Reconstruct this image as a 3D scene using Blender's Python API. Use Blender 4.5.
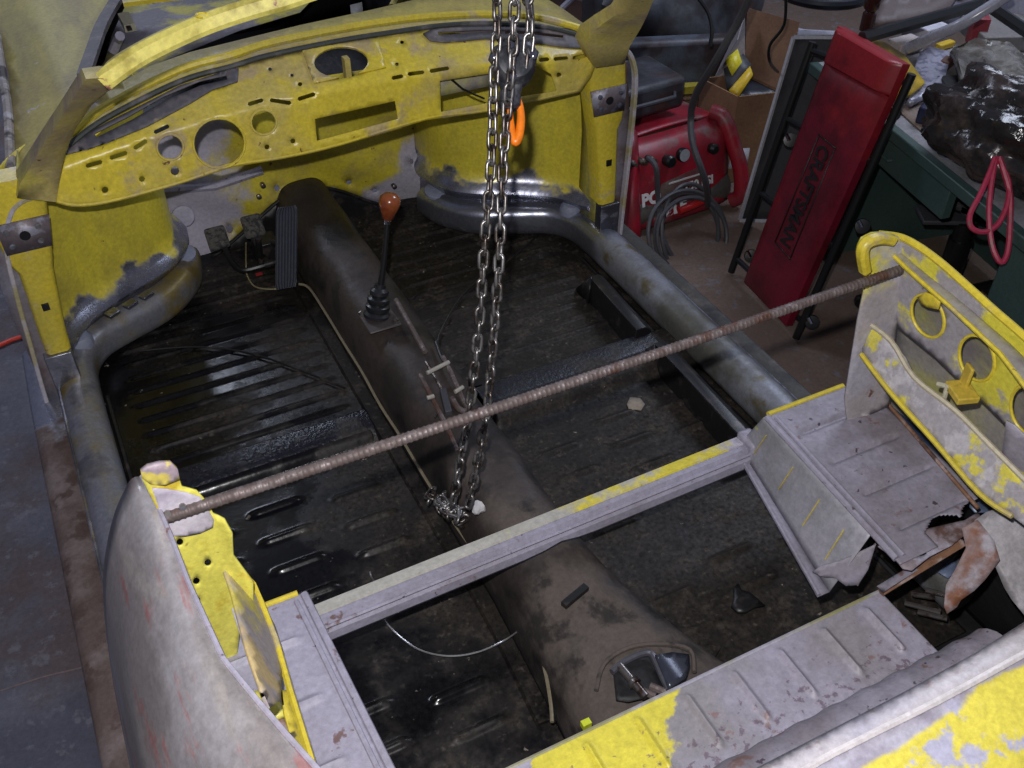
import bpy, bmesh, math, random
from math import sin, cos, pi, radians, sqrt, atan2
from mathutils import Vector as V, Matrix
from mathutils.geometry import delaunay_2d_cdt
random.seed(7)
S = bpy.context.scene
for o in list(bpy.data.objects): bpy.data.objects.remove(o)
COL = S.collection

# ------------------------------------------------------------------ camera
FPX = 983.0; YAW = radians(26.7); PIT = radians(41.2)
CAM = V((-.546, 0, 1.5))
cf = V((sin(YAW)*cos(PIT), cos(YAW)*cos(PIT), -sin(PIT)))
cr = V((cos(YAW), -sin(YAW), 0)); cu = cr.cross(cf)
cd = bpy.data.cameras.new('camera'); cam = bpy.data.objects.new('camera', cd); COL.objects.link(cam)
cd.sensor_width = 36; cd.lens = FPX/1024*36; cd.clip_start = .02
m = Matrix((cr, cu, -cf)).transposed().to_4x4(); m.translation = CAM
cam.matrix_world = m; S.camera = cam
# ------------------------------------------------------------------ world and light
w = bpy.data.worlds.new('world'); S.world = w; w.use_nodes = True
w.node_tree.nodes['Background'].inputs[0].default_value = (.62, .66, 1, 1)
w.node_tree.nodes['Background'].inputs[1].default_value = .05
def lamp(name, kind, loc, energy, col, size=.1, rot=None):
    l = bpy.data.lights.new(name, kind); l.energy = energy; l.color = col
    if kind == 'AREA': l.size = size
    else: l.shadow_soft_size = size
    o = bpy.data.objects.new(name, l); o.location = loc; COL.objects.link(o)
    if rot: o.rotation_euler = rot
    return o
lamp('camera_flash', 'POINT', CAM + cu*.09 - cr*.035, 36, (1, .97, .97), .012)
lamp('fill_light', 'AREA', (2.7, 2.2, 2.6), 22, (.75, .82, 1), 1.2)  # unseen fill, added to lighten the background on the right
lamp('fill_light', 'AREA', (-.5, 4.9, 2.6), 20, (.75, .82, 1), .9)  # added for glints on the left front of the pan, source unseen
S.view_settings.view_transform = 'Standard'; S.view_settings.look = 'None'
S.view_settings.gamma = 1; S.view_settings.exposure = 1.4

# ------------------------------------------------------------------ measuring helpers
def ray(u, v): return cf*FPX + cr*(u-512) - cu*(v-384)
def P(u, v, x=None, y=None, z=None):
    d = ray(u, v)
    t = (z-CAM.z)/d.z if z is not None else ((x-CAM.x)/d.x if x is not None else (y-CAM.y)/d.y)
    return CAM + d*t
def PP(u, v, o, n):
    d = ray(u, v); return CAM + d*((V(o)-CAM).dot(n)/d.dot(n))
def D(u, v, depth): return CAM + ray(u, v)*(depth/FPX)

# ------------------------------------------------------------------ materials
MATS = {}
def mat(name, base, rough=.6, metal=0, layers=(), bump=(0, 30), coat=0, spec=.5, alpha=1, trans=0, grit=.16):
    if name in MATS: return MATS[name]
    M = bpy.data.materials.new(name); M.use_nodes = True; MATS[name] = M
    nt = M.node_tree; N = nt.nodes; L = nt.links; bs = N['Principled BSDF']
    geo = N.new('ShaderNodeNewGeometry'); sep = N.new('ShaderNodeSeparateXYZ'); L.new(geo.outputs['Position'], sep.inputs[0])
    def math_(op, a, b=None):
        n = N.new('ShaderNodeMath'); n.operation = op
        for i, q in enumerate((a, b)):
            if q is None: continue
            if isinstance(q, (int, float)): n.inputs[i].default_value = q
            else: L.new(q, n.inputs[i])
        return n.outputs[0]
    c = N.new('ShaderNodeRGB'); c.outputs[0].default_value = (*base, 1); col = c.outputs[0]
    v0 = N.new('ShaderNodeValue'); v0.outputs[0].default_value = rough; ro = v0.outputs[0]
    v1 = N.new('ShaderNodeValue'); v1.outputs[0].default_value = metal; me = v1.outputs[0]
    for i, l in enumerate(layers):
        # l: dict c, r, m, s scale, t threshold, w softness, b linear bias (x,y,z,const), str strength, stretch
        nz = N.new('ShaderNodeTexNoise'); nz.inputs['Scale'].default_value = l.get('s', 5); nz.inputs['Detail'].default_value = l.get('d', 6)
        nz.inputs['Roughness'].default_value = l.get('nr', .6)
        mp = N.new('ShaderNodeMapping'); mp.inputs['Location'].default_value = (i*3.1+l.get('o', 0), i*1.7, i*.9)
        mp.inputs['Scale'].default_value = l.get('st', (1, 1, 1))
        L.new(geo.outputs['Position'], mp.inputs[0]); L.new(mp.outputs[0], nz.inputs['Vector'])
        fac = nz.outputs['Fac']
        if 'b' in l:
            bx, by, bz, b0 = l['b']; acc = b0
            for k, ax in ((bx, 0), (by, 1), (bz, 2)):
                if k: acc = math_('ADD', acc, math_('MULTIPLY', sep.outputs[ax], k))
            fac = math_('ADD', math_('MULTIPLY', fac, l.get('na', 1)), acc)
        mr = N.new('ShaderNodeMapRange'); mr.interpolation_type = 'SMOOTHSTEP'
        mr.inputs['From Min'].default_value = l['t']-l.get('w', .05); mr.inputs['From Max'].default_value = l['t']+l.get('w', .05)
        mr.inputs['To Max'].default_value = l.get('str', 1)
        L.new(fac, mr.inputs['Value'])
        mx = N.new('ShaderNodeMix'); mx.data_type = 'RGBA'; L.new(mr.outputs[0], mx.inputs[0]); L.new(col, mx.inputs[6]); mx.inputs[7].default_value = (*l['c'], 1)
        col = mx.outputs[2]
        for key, cur in (('r', 0), ('m', 1)):
            if key in l:
                m2 = N.new('ShaderNodeMix'); L.new(mr.outputs[0], m2.inputs[0]); L.new(ro if cur == 0 else me, m2.inputs[2]); m2.inputs[3].default_value = l[key]
                if cur == 0: ro = m2.outputs[0]
                else: me = m2.outputs[0]
    for sc_, am in ((110, grit*1.5), (16, grit*.6)):      # fine dirt and wear on every surface
        nz = N.new('ShaderNodeTexNoise'); nz.inputs['Scale'].default_value = sc_; nz.inputs['Detail'].default_value = 7; nz.inputs['Roughness'].default_value = .7
        L.new(geo.outputs['Position'], nz.inputs['Vector'])
        mr = N.new('ShaderNodeMapRange'); mr.inputs['From Min'].default_value = .3; mr.inputs['From Max'].default_value = .7
        mr.inputs['To Min'].default_value = 1-am; mr.inputs['To Max'].default_value = 1+am*.6; L.new(nz.outputs['Fac'], mr.inputs['Value'])
        vm = N.new('ShaderNodeVectorMath'); vm.operation = 'SCALE'; L.new(col, vm.inputs[0]); L.new(mr.outputs[0], vm.inputs['Scale']); col = vm.outputs[0]
        ro = math_('MULTIPLY', ro, math_('ADD', math_('MULTIPLY', mr.outputs[0], -.35), 1.35))
    L.new(col, bs.inputs['Base Color']); L.new(ro, bs.inputs['Roughness']); L.new(me, bs.inputs['Metallic'])
    bs.inputs['Specular IOR Level'].default_value = spec
    if coat: bs.inputs['Coat Weight'].default_value = coat
    if trans: bs.inputs['Transmission Weight'].default_value = trans
    if alpha < 1: bs.inputs['Alpha'].default_value = alpha
    if bump[0]:
        nz = N.new('ShaderNodeTexNoise'); nz.inputs['Scale'].default_value = bump[1]; nz.inputs['Detail'].default_value = 8
        L.new(geo.outputs['Position'], nz.inputs['Vector'])
        bp = N.new('ShaderNodeBump'); bp.inputs['Strength'].default_value = bump[0]; bp.inputs['Distance'].default_value = .01
        L.new(nz.outputs['Fac'], bp.inputs['Height']); L.new(bp.outputs[0], bs.inputs['Normal'])
    return M
YC = (.66, .53, .045); GR = (.34, .32, .40); MUST = (.42, .35, .07); RUST = (.13, .055, .03); BARE = (.36, .38, .45)
yellow = mat('yellow_paint', YC, .38, 0, [
    dict(c=MUST, s=4, t=.56, w=.1, str=.7), dict(c=(.45, .38, .25), s=14, t=.62, w=.06, str=.8), dict(c=RUST, r=.8, s=38, t=.70, w=.03)], (.05, 60))
yellow_dash = mat('yellow_dash_paint', YC, .34, 0, [
    dict(c=(.5, .41, .12), s=5, t=.55, w=.1, str=.7), dict(c=(.42, .33, .2), s=11, t=.60, w=.06, str=.8), dict(c=RUST, r=.8, s=42, t=.69, w=.02),
    dict(c=(.4, .32, .2), s=6, t=.62, w=.12, b=(0, 0, 1.2, -.72), str=.6)], (.05, 60))
mustard = mat('dusty_yellow_paint', (.47, .39, .10), .55, 0, [
    dict(c=(.32, .24, .10), s=6, t=.55, w=.12, str=.8), dict(c=(.36, .33, .32), s=16, t=.64, w=.04), dict(c=RUST, s=40, t=.70, w=.03)], (.05, 50))
fender_mat = mat('dusty_fender_paint', (.42, .36, .09), .55, 0, [
    dict(c=(.28, .23, .08), s=5, t=.52, w=.12, st=(2, .4, 1)), dict(c=(.45, .42, .45), s=22, t=.70, w=.02, str=1)], (.03, 50))
tub_mat = mat('yellow_tub_paint', (.64, .54, .05), .36, 0, [
    dict(c=(.40, .34, .06), s=6, t=.55, w=.12, st=(1, 1, .5), str=.8), dict(c=RUST, s=34, t=.72, w=.02),
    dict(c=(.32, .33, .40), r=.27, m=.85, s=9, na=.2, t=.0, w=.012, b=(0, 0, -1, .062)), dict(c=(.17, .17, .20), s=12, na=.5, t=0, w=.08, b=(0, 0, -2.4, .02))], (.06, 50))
firewall_mat = mat('firewall_paint', (.58, .49, .04), .4, 0, [
    dict(c=(.40, .33, .07), s=8, t=.55, w=.1), dict(c=RUST, s=30, t=.68, w=.03),
    dict(c=(.42, .40, .48), r=.5, s=5, na=.5, t=.02, w=.04, b=(-1.0, 0, .15, -.42)),
    dict(c=(.40, .38, .44), r=.5, s=6, na=.5, t=.0, w=.04, b=(1.2, 0, -1.2, -.42))], (.06, 40))
bare = mat('bare_brushed_metal', BARE, .3, .85, [
    dict(c=(.16, .16, .19), r=.35, s=8, t=.5, w=.1), dict(c=(.5, .52, .6), r=.25, s=22, t=.6, w=.05), dict(c=(.2, .15, .06), m=.3, s=5, t=.62, w=.08)], (.15, 55))
channel_l = mat('channel_metal_left', (.30, .31, .35), .38, .6, [
    dict(c=(.20, .15, .04), r=.4, m=.3, s=4, t=.60, w=.08, b=(0, .25, 0, -.4)), dict(c=(.12, .12, .14), s=9, t=.58, w=.06, str=.7)], (.08, 50))
channel_r = mat('channel_metal_right', (.12, .12, .105), .45, .3, [
    dict(c=(.24, .25, .28), s=6, t=.5, w=.1), dict(c=(.12, .10, .05), m=.2, s=9, t=.6, w=.06), dict(c=(.34, .36, .42), r=.28, m=.85, s=4, na=.3, t=0, w=.05, b=(0, 1, 0, -1.98))], (.08, 50))
sill_mat = mat('sill_rusty_primer', (.12, .085, .075), .6, .2, [
    dict(c=(.19, .15, .14), s=9, t=.55, w=.08), dict(c=(.09, .06, .05), s=20, t=.58, w=.06), dict(c=(.4, .42, .5), r=.25, m=.8, s=14, na=.4, t=.0, w=.04, b=(0, 1, 0, -2.02))], (.1, 60))
sill_right_mat = mat('sill_dark_dirty', (.055, .052, .045), .6, .2, [dict(c=(.10, .09, .08), s=14, t=.55, w=.08), dict(c=(.02, .02, .02), s=8, t=.6, w=.1)], (.1, 60))
primer = mat('grey_primer', (.30, .285, .35), .55, 0, [
    dict(c=(.24, .22, .26), s=5, t=.52, w=.15), dict(c=(.34, .33, .42), s=3, t=.55, w=.1, str=.7), dict(c=(.16, .10, .10), s=26, t=.66, w=.03), dict(c=(.10, .07, .09), s=70, t=.68, w=.02)], (.06, 60))
primer_dirty = mat('grey_primer_dirty', (.27, .255, .31), .55, 0, [
    dict(c=(.19, .17, .19), s=5, t=.50, w=.15), dict(c=(.36, .345, .43), s=4, t=.58, w=.1, str=.7), dict(c=(.18, .11, .10), s=22, t=.65, w=.03), dict(c=(.07, .05, .07), s=60, t=.65, w=.02)], (.08, 50))
primer_strut = mat('sanded_primer_and_yellow', (.34, .32, .34), .5, 0, [
    dict(c=(.62, .55, .08), s=14, t=.575, w=.03), dict(c=(.46, .44, .46), s=30, t=.56, w=.05), dict(c=RUST, s=36, t=.70, w=.02)], (.06, 60))
panel_mat = mat('sanded_panel', (.33, .31, .33), .5, 0, [
    dict(c=(.64, .58, .06), s=7, t=.49, w=.03), dict(c=(.36, .34, .36), s=9, t=.60, w=.04), dict(c=RUST, s=40, t=.72, w=.02)], (.06, 60))
skin_inner = mat('inner_skin_beige', (.30, .28, .25), .6, 0, [dict(c=(.40, .38, .12), s=6, t=.56, w=.1), dict(c=(.22, .20, .19), s=12, t=.55, w=.1)])
rail_mat = mat('cross_rail_primer', (.38, .36, .45), .45, 0, [
    dict(c=(.64, .60, .12), s=26, na=.35, t=.0, w=.02, b=(.12, -22, 22, 16.02)), dict(c=(.22, .18, .18), s=40, t=.66, w=.03)], (.05, 50))
shelf_mat = mat('shelf_primer_yellow', (.32, .30, .37), .5, 0, [
    dict(c=(.25, .235, .25), s=6, t=.52, w=.12), dict(c=(.66, .58, .06), r=.45, s=16, na=.25, t=0, w=.012, b=(-1.6, 1.4, 0, -.90)),
    dict(c=(.36, .34, .42), s=9, na=.8, t=.0, w=.01, b=(-1, 0, 0, -.73)),
    dict(c=(.22, .13, .12), s=30, t=.655, w=.03, str=.8), dict(c=(.13, .09, .12), s=85, na=1, t=.60, w=.04, b=(0, -1.4, 0, .68), str=.8)], (.08, 45))
quarter_mat = mat('sanded_quarter_panel', (.36, .33, .33), .33, .45, [
    dict(c=(.27, .24, .22), s=4, t=.5, w=.12, st=(1, .5, 1)), dict(c=(.50, .48, .50), s=5, t=.60, w=.08, st=(1, .4, 1)),
    dict(c=(.27, .07, .065), s=7, t=.60, w=.05, st=(6, 1.1, 3), o=2.3, m=0, str=.65), dict(c=(.50, .46, .42), s=11, t=.62, w=.05, st=(2, .6, 1), str=.6)], (.03, 50))
deck_mat = mat('rear_deck_paint', (.56, .53, .56), .4, 0, [
    dict(c=(.44, .42, .50), s=5, t=.52, w=.1), dict(c=(.34, .26, .26), s=26, t=.62, w=.05, str=.7), dict(c=(.7, .66, .2), s=5, t=.60, w=.05)], (.04, 50))
deck_yellow = mat('rear_deck_yellow', (.80, .74, .10), .35, 0, [
    dict(c=(.48, .47, .60), s=5, t=.56, w=.03, st=(1, .6, 1))], (.02, 50))
post_mat = mat('lock_post_paint', (.76, .70, .12), .4, 0, [
    dict(c=(.62, .60, .66), s=5, t=.0, na=.08, w=.012, b=(0, 0, 0, -1)), dict(c=(.62, .46, .04), s=16, t=.60, w=.06), dict(c=RUST, s=30, t=.70, w=.03)], (.03, 50))
pan_mat = mat('oily_black_pan', (.016, .0132, .0112), .5, 0, [
    dict(c=(.032, .026, .020), r=.6, s=5, t=.52, w=.12, str=.8), dict(c=(.048, .040, .032), r=.8, s=16, t=.60, w=.07, str=.8), dict(c=(.075, .062, .05), r=.9, s=60, t=.62, w=.04, str=.7),
    dict(c=(.006, .006, .007), r=.17, s=4, t=.56, w=.08, b=(-.32, 0, 0, -.03)), dict(c=(.22, .19, .15), r=.9, s=46, t=.70, w=.02)], (.03, 70), spec=.3, grit=.6)
tunnel_mat = mat('dirty_tunnel', (.024, .018, .016), .6, 0, [
    dict(c=(.045, .033, .028), s=6, t=.50, w=.12), dict(c=(.010, .010, .010), r=.4, s=5, t=.58, w=.08),
    dict(c=(.085, .068, .058), r=.9, s=8, na=1.2, t=.0, w=.16, b=(0, -.5, 1.5, -.36)), dict(c=(.02, .016, .014), s=14, t=.57, w=.06)], (.25, 40))
blackm = mat('black_metal', (.012, .012, .013), .4, .2, [dict(c=(.05, .04, .035), s=20, t=.6, w=.08)])
rubber = mat('dark_grey_rubber', (.045, .047, .055), .6)
pedalpad = mat('worn_pedal_rubber', (.07, .068, .06), .8, 0, [dict(c=(.02, .02, .02), s=90, t=.52, w=.05)], (.3, 200))
strip_mat = mat('old_adhesive_grey', (.085, .08, .09), .6, 0, [dict(c=(.16, .14, .14), s=10, t=.55, w=.08), dict(c=(.30, .25, .12), s=16, t=.66, w=.04)], (.1, 60))
strip_black = mat('windscreen_channel_black', (.035, .04, .035), .6, 0, [dict(c=(.12, .11, .11), s=14, t=.58, w=.08)])
rust = mat('rusty_steel', (.115, .088, .082), .6, .25, [dict(c=(.20, .165, .16), m=.4, r=.5, s=60, t=.54, w=.06), dict(c=(.10, .05, .035), s=18, t=.58, w=.06)], (.1, 120))
rustbrown = mat('brown_rust', (.20, .10, .055), .8, 0, [dict(c=(.34, .26, .24), s=14, t=.55, w=.05), dict(c=(.08, .04, .03), s=20, t=.60, w=.05)], (.2, 60))
chain_mat = mat('steel_chain', (.30, .29, .28), .35, .85, [dict(c=(.10, .08, .07), s=40, t=.52, w=.08)])
cast_mat = mat('dark_cast_iron', (.05, .055, .065), .4, .5, [dict(c=(.14, .14, .15), s=30, t=.55, w=.08)])
orange = mat('orange_paint', (.90, .22, .01), .35)
wood = mat('varnished_wood_knob', (.16, .035, .012), .22, 0, [dict(c=(.26, .07, .02), s=20, t=.5, w=.1)], coat=.5)
cream = mat('cream_cable', (.20, .17, .11), .6); silverwire = mat('silver_wire', (.5, .5, .5), .3, .8)
redvinyl = mat('red_vinyl', (.155, .008, .02), .36, 0, [dict(c=(.09, .006, .012), s=5, t=.5, w=.12), dict(c=(.26, .015, .02), s=3, t=.55, w=.1, b=(0, 0, .35, -.05))], (.04, 60))
inkblack = mat('black_print', (.01, .008, .008), .5); white = mat('white_print', (.7, .7, .7), .5)
blacktube = mat('black_frame_paint', (.008, .009, .009), .35); chrome = mat('chrome', (.6, .6, .62), .12, 1)
comp_red = mat('compressor_red', (.36, .012, .03), .42, 0, [dict(c=(.22, .02, .03), s=8, t=.5, w=.1), dict(c=(.2, .12, .11), s=6, t=.62, w=.06)])
comp_grey = mat('compressor_dusty_grey', (.10, .075, .06), .8, 0, [dict(c=(.16, .04, .045), s=6, t=.55, w=.1)])
tank = mat('dusty_tank', (.11, .10, .09), .6, .1, [dict(c=(.06, .055, .05), s=9, t=.5, w=.1)])
hose_mat = mat('grey_hose', (.06, .06, .066), .5)
card = mat('cardboard', (.23, .125, .065), .8, 0, [dict(c=(.17, .09, .05), s=5, t=.52, w=.12)])
frame_white = mat('white_frame', (.42, .42, .46), .5); darkmesh = mat('dark_mesh', (.03, .03, .032), .7)
desk_green = mat('desk_green', (.050, .088, .076), .42, 0, [dict(c=(.035, .066, .06), s=4, t=.5, w=.15)])
bag = mat('black_plastic_bag', (.02, .018, .017), .16, 0, [dict(c=(.06, .045, .04), r=.3, s=9, t=.52, w=.08)], (.5, 26))
clearbag = mat('clear_plastic_bag', (.20, .19, .17), .25, 0, [dict(c=(.10, .09, .07), s=14, t=.5, w=.08)], (.6, 40))
pink = mat('dusty_red_strap', (.42, .03, .07), .45, 0, [dict(c=(.25, .08, .08), s=40, t=.6, w=.05)])
seatcloth = mat('charcoal_seat_cloth', (.028, .027, .03), .95, 0, [dict(c=(.05, .05, .055), s=120, t=.5, w=.08)], (.5, 200))
paper = mat('white_paper', (.50, .49, .54), .6); yel_pack = mat('yellow_package', (.60, .40, .02), .4); yel_bright = mat('bright_yellow_label', (.70, .62, .03), .4)
navy = mat('navy_plastic', (.012, .016, .05), .4); maroon = mat('maroon_cloth', (.10, .028, .055), .8); brownp = mat('dark_brown_panel', (.075, .04, .032), .7)
darkstuff = mat('dark_clutter', (.022, .02, .022), .5, 0, [dict(c=(.05, .055, .065), s=4, t=.52, w=.08), dict(c=(.07, .03, .02), s=5, t=.6, w=.08)], (.4, 12))
concrete = mat('concrete_floor', (.115, .118, .15), .7, 0, [
    dict(c=(.075, .078, .105), s=3, t=.5, w=.12), dict(c=(.10, .062, .05), r=.8, s=2.2, t=.52, w=.09, str=.7), dict(c=(.15, .105, .08), s=2.0, na=.5, t=0, w=.25, b=(1, 0, 0, -1.1)),
    dict(c=(.17, .17, .20), s=26, t=.62, w=.05, str=.6), dict(c=(.03, .03, .035), s=60, t=.70, w=.02)], (.15, 30))
wallm = mat('pale_wall', (.36, .36, .42), .8, 0, [dict(c=(.28, .28, .33), s=2, t=.5, w=.1)])
voidm = mat('shade_black', (.006, .006, .007), .6, 0, [dict(c=(.04, .022, .015), s=10, t=.64, w=.05)], (.4, 30))  # near-black colour stands in for the shade inside openings
blueskin = mat('blue_grey_inner_skin', (.035, .055, .10), .4, .2, [dict(c=(.09, .12, .19), s=6, t=.52, w=.1)])
gearsteel = mat('oily_steel', (.22, .20, .19), .3, .8, [dict(c=(.08, .05, .04), s=30, t=.55, w=.06)])
amber = mat('red_orange_cord', (.75, .06, .03), .4)

# ------------------------------------------------------------------ object helpers
def thing(name, label, cat, loc=(0, 0, 0), group=None, kind=None):
    o = bpy.data.objects.new(name, None); o.empty_display_size = .05; COL.objects.link(o); o.location = loc
    o['label'] = label; o['category'] = cat
    if group: o['group'] = group
    if kind: o['kind'] = kind
    return o
def tag(o, label, cat, group=None):
    o['label'] = label; o['category'] = cat
    if group: o['group'] = group
    return o
def wloc(o):
    p = V((0, 0, 0))
    while o is not None: p = p + V(o.location); o = o.parent
    return p
def obj(name, bm, m, parent=None, smooth=True, thick=0, bevel=0, sub=0, label=None, ang=40, off=-1):
    """bm is in world coordinates; the object's origin is put at the parent's base or at the mesh's own foot."""
    if isinstance(bm, bpy.types.Mesh): me = bm
    else:
        bmesh.ops.recalc_face_normals(bm, faces=bm.faces) if len(bm.faces) < 60000 and not bm.tag_open else None
        me = bpy.data.meshes.new(name); bm.to_mesh(me); bm.free()
    if parent is not None: base = wloc(parent)
    else:
        xs = [v.co for v in me.vertices]
        base = V((sum(c.x for c in xs)/len(xs), sum(c.y for c in xs)/len(xs), min(c.z for c in xs)))
    me.transform(Matrix.Translation(-base))
    o = bpy.data.objects.new(name, me); COL.objects.link(o)
    if parent is not None: o.parent = parent
    else: o.location = base
    me.materials.append(m)
    if smooth:
        me.polygons.foreach_set('use_smooth', [True]*len(me.polygons))
        try: me.set_sharp_from_angle(angle=radians(ang))
        except Exception: pass
    if sub: s = o.modifiers.new('s', 'SUBSURF'); s.levels = s.render_levels = sub
    if bevel: b = o.modifiers.new('b', 'BEVEL'); b.width = bevel; b.segments = 2; b.limit_method = 'ANGLE'
    if thick: t = o.modifiers.new('t', 'SOLIDIFY'); t.thickness = thick; t.offset = off
    if label: o['label'] = label
    return o
class BM:
    pass
def nb():
    b = bmesh.new(); return b
# bmesh objects cannot take attributes; keep a registry of open sheets
_open = set()
def _recalc(bm): bmesh.ops.recalc_face_normals(bm, faces=bm.faces)
_obj = obj
def obj(name, bm, m, parent=None, keep=False, **k):
    if not isinstance(bm, bpy.types.Mesh):
        if not keep: _recalc(bm)
        me = bpy.data.meshes.new(name); bm.to_mesh(me); bm.free(); bm = me
    return _obj(name, bm, m, parent, **k)
def box(bm, c, s, R=None):
    c = V(c); vs = []
    for i in (-1, 1):
        for j in (-1, 1):
            for k in (-1, 1):
                p = V((i*s[0]/2, j*s[1]/2, k*s[2]/2))
                if R is not None: p = R @ p
                vs.append(bm.verts.new(c+p))
    for f in ((0, 1, 3, 2), (4, 6, 7, 5), (0, 4, 5, 1), (2, 3, 7, 6), (0, 2, 6, 4), (1, 5, 7, 3)): bm.faces.new([vs[i] for i in f])
    return bm
def catmull(pts, n=6, closed=False):
    pts = [V(p) for p in pts]; out = []; N = len(pts)
    rng = range(N if closed else N-1)
    for i in rng:
        g = (lambda k: pts[k % N]) if closed else (lambda k: pts[max(0, min(N-1, k))])
        a, b, c, d = g(i-1), g(i), g(i+1), g(i+2)
        for k in range(n):
            t = k/n; out.append(.5*((2*b)+(c-a)*t+(2*a-5*b+4*c-d)*t*t+(3*b-a-3*c+d)*t**3))
    if not closed: out.append(pts[-1])
    return out
def tube(bm, pts, r, n=8, closed=False, cap=True):
    pts = [V(p) for p in pts]; N = len(pts); rings = []; up = None
    for i, p in enumerate(pts):
        a = pts[(i-1) % N] if closed or i else p; b = pts[(i+1) % N] if closed or i < N-1 else p
        t = (b-a).normalized() if (b-a).length > 1e-9 else V((0, 0, 1))
        if up is None: up = t.orthogonal().normalized()
        up = (up - t*up.dot(t)).normalized(); sd = t.cross(up)
        rr = r(i/(N-1)) if callable(r) else (r[i] if isinstance(r, (list, tuple)) else r)
        rings.append([bm.verts.new(p + up*cos(2*pi*k/n)*rr + sd*sin(2*pi*k/n)*rr) for k in range(n)])
    for i in range(N if closed else N-1):
        A, B = rings[i], rings[(i+1) % N]
        for k in range(n): bm.faces.new((A[k], A[(k+1) % n], B[(k+1) % n], B[k]))
    if cap and not closed: bm.faces.new(rings[0][::-1]); bm.faces.new(rings[-1])
    return bm
def sweep(bm, path, sec, up=V((0, 0, 1)), closed_sec=True, cap=True, side=None):
    """sec: list of (a,b) : a to the side, b up; may be a function of t"""
    path = [V(p) for p in path]; N = len(path); rings = []
    for i, p in enumerate(path):
        t = (path[min(i+1, N-1)]-path[max(i-1, 0)]).normalized()
        s = t.cross(up).normalized(); u2 = s.cross(t).normalized()
        sc = sec(i/(N-1)) if callable(sec) else sec
        rings.append([bm.verts.new(p+s*a+u2*b) for a, b in sc])
    n = len(rings[0])
    for i in range(N-1):
        for k in range(n if closed_sec else n-1): bm.faces.new((rings[i][k], rings[i][(k+1) % n], rings[i+1][(k+1) % n], rings[i+1][k]))
    if cap and closed_sec: bm.faces.new(rings[0][::-1]); bm.faces.new(rings[-1])
    return bm
def lathe(bm, prof, o, ax=V((0, 0, 1)), n=20, cap=True):
    ax = V(ax).normalized(); a = ax.orthogonal().normalized(); b = ax.cross(a); o = V(o)
    rs = [[bm.verts.new(o+ax*h+(a*cos(2*pi*k/n)+b*sin(2*pi*k/n))*max(r, 1e-4)) for k in range(n)] for r, h in prof]
    for i in range(len(rs)-1):
        for k in range(n): bm.faces.new((rs[i][k], rs[i][(k+1) % n], rs[i+1][(k+1) % n], rs[i+1][k]))
    if cap: bm.faces.new(rs[0][::-1]); bm.faces.new(rs[-1])
    return bm
def grid(bm, f, nu, nv, keep=None):
    vs = [[bm.verts.new(f(i/nu, j/nv)) for j in range(nv+1)] for i in range(nu+1)]
    for i in range(nu):
        for j in range(nv):
            if keep is None or keep(i/nu, j/nv): bm.faces.new((vs[i][j], vs[i+1][j], vs[i+1][j+1], vs[i][j+1]))
    return bm
def pip(x, y, poly):
    c = False; n = len(poly); j = n-1
    for i in range(n):
        xi, yi = poly[i]; xj, yj = poly[j]
        if (yi > y) != (yj > y) and x < (xj-xi)*(y-yi)/(yj-yi)+xi: c = not c
        j = i
    return c
def dist_poly(x, y, poly):
    return min(_ds(x, y, poly[i], poly[(i+1) % len(poly)]) for i in range(len(poly)))
def _ds(x, y, a, b):
    dx, dy = b[0]-a[0], b[1]-a[1]; L = dx*dx+dy*dy
    t = max(0, min(1, ((x-a[0])*dx+(y-a[1])*dy)/L)) if L else 0
    return sqrt((x-a[0]-t*dx)**2+(y-a[1]-t*dy)**2)
def dens(poly, step):
    out = []
    for i in range(len(poly)):
        a, b = poly[i], poly[(i+1) % len(poly)]; n = max(1, int(sqrt((a[0]-b[0])**2+(a[1]-b[1])**2)/step))
        for k in range(n): out.append((a[0]+(b[0]-a[0])*k/n, a[1]+(b[1]-a[1])*k/n))
    return out
def cdt(outline, holes=(), step=8):
    """triangulate an outline with holes, with inner points so that it can follow a curved surface"""
    O = dens(outline, step); H = [dens(h, step) for h in holes]
    pts = list(O); edges = [(i, (i+1) % len(O)) for i in range(len(O))]
    for h in H:
        b = len(pts); pts += h; edges += [(b+i, b+(i+1) % len(h)) for i in range(len(h))]
    x0 = min(p[0] for p in O); x1 = max(p[0] for p in O); y0 = min(p[1] for p in O); y1 = max(p[1] for p in O)
    j = 0; y = y0+step*.5
    while y < y1:
        x = x0 + step*(.25 if j % 2 else .75)
        while x < x1:
            if pip(x, y, O) and not any(pip(x, y, h) for h in H) and min([dist_poly(x, y, O)]+[dist_poly(x, y, h) for h in H]) > step*.45: pts.append((x, y))
            x += step
        y += step*.87; j += 1
    r = delaunay_2d_cdt([V(p) for p in pts], edges, [], 0, 1e-6)
    tris = []
    for f in r[2]:
        cx = sum(r[0][i][0] for i in f)/3; cy = sum(r[0][i][1] for i in f)/3
        if pip(cx, cy, O) and not any(pip(cx, cy, h) for h in H): tris.append(f)
    return [tuple(p) for p in r[0]], tris
def sheet(bm, outline, mp, holes=(), step=8):
    pts, tris = cdt(outline, holes, step); vs = {}
    for t in tris:
        f = []
        for i in t:
            if i not in vs: vs[i] = bm.verts.new(mp(*pts[i]))
            f.append(vs[i])
        try: bm.faces.new(f)
        except ValueError: pass
    # face the camera side
    for f in bm.faces:
        f.normal_update()
        if f.normal.dot(CAM-f.calc_center_median()) < 0: f.normal_flip()
    return bm
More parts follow.
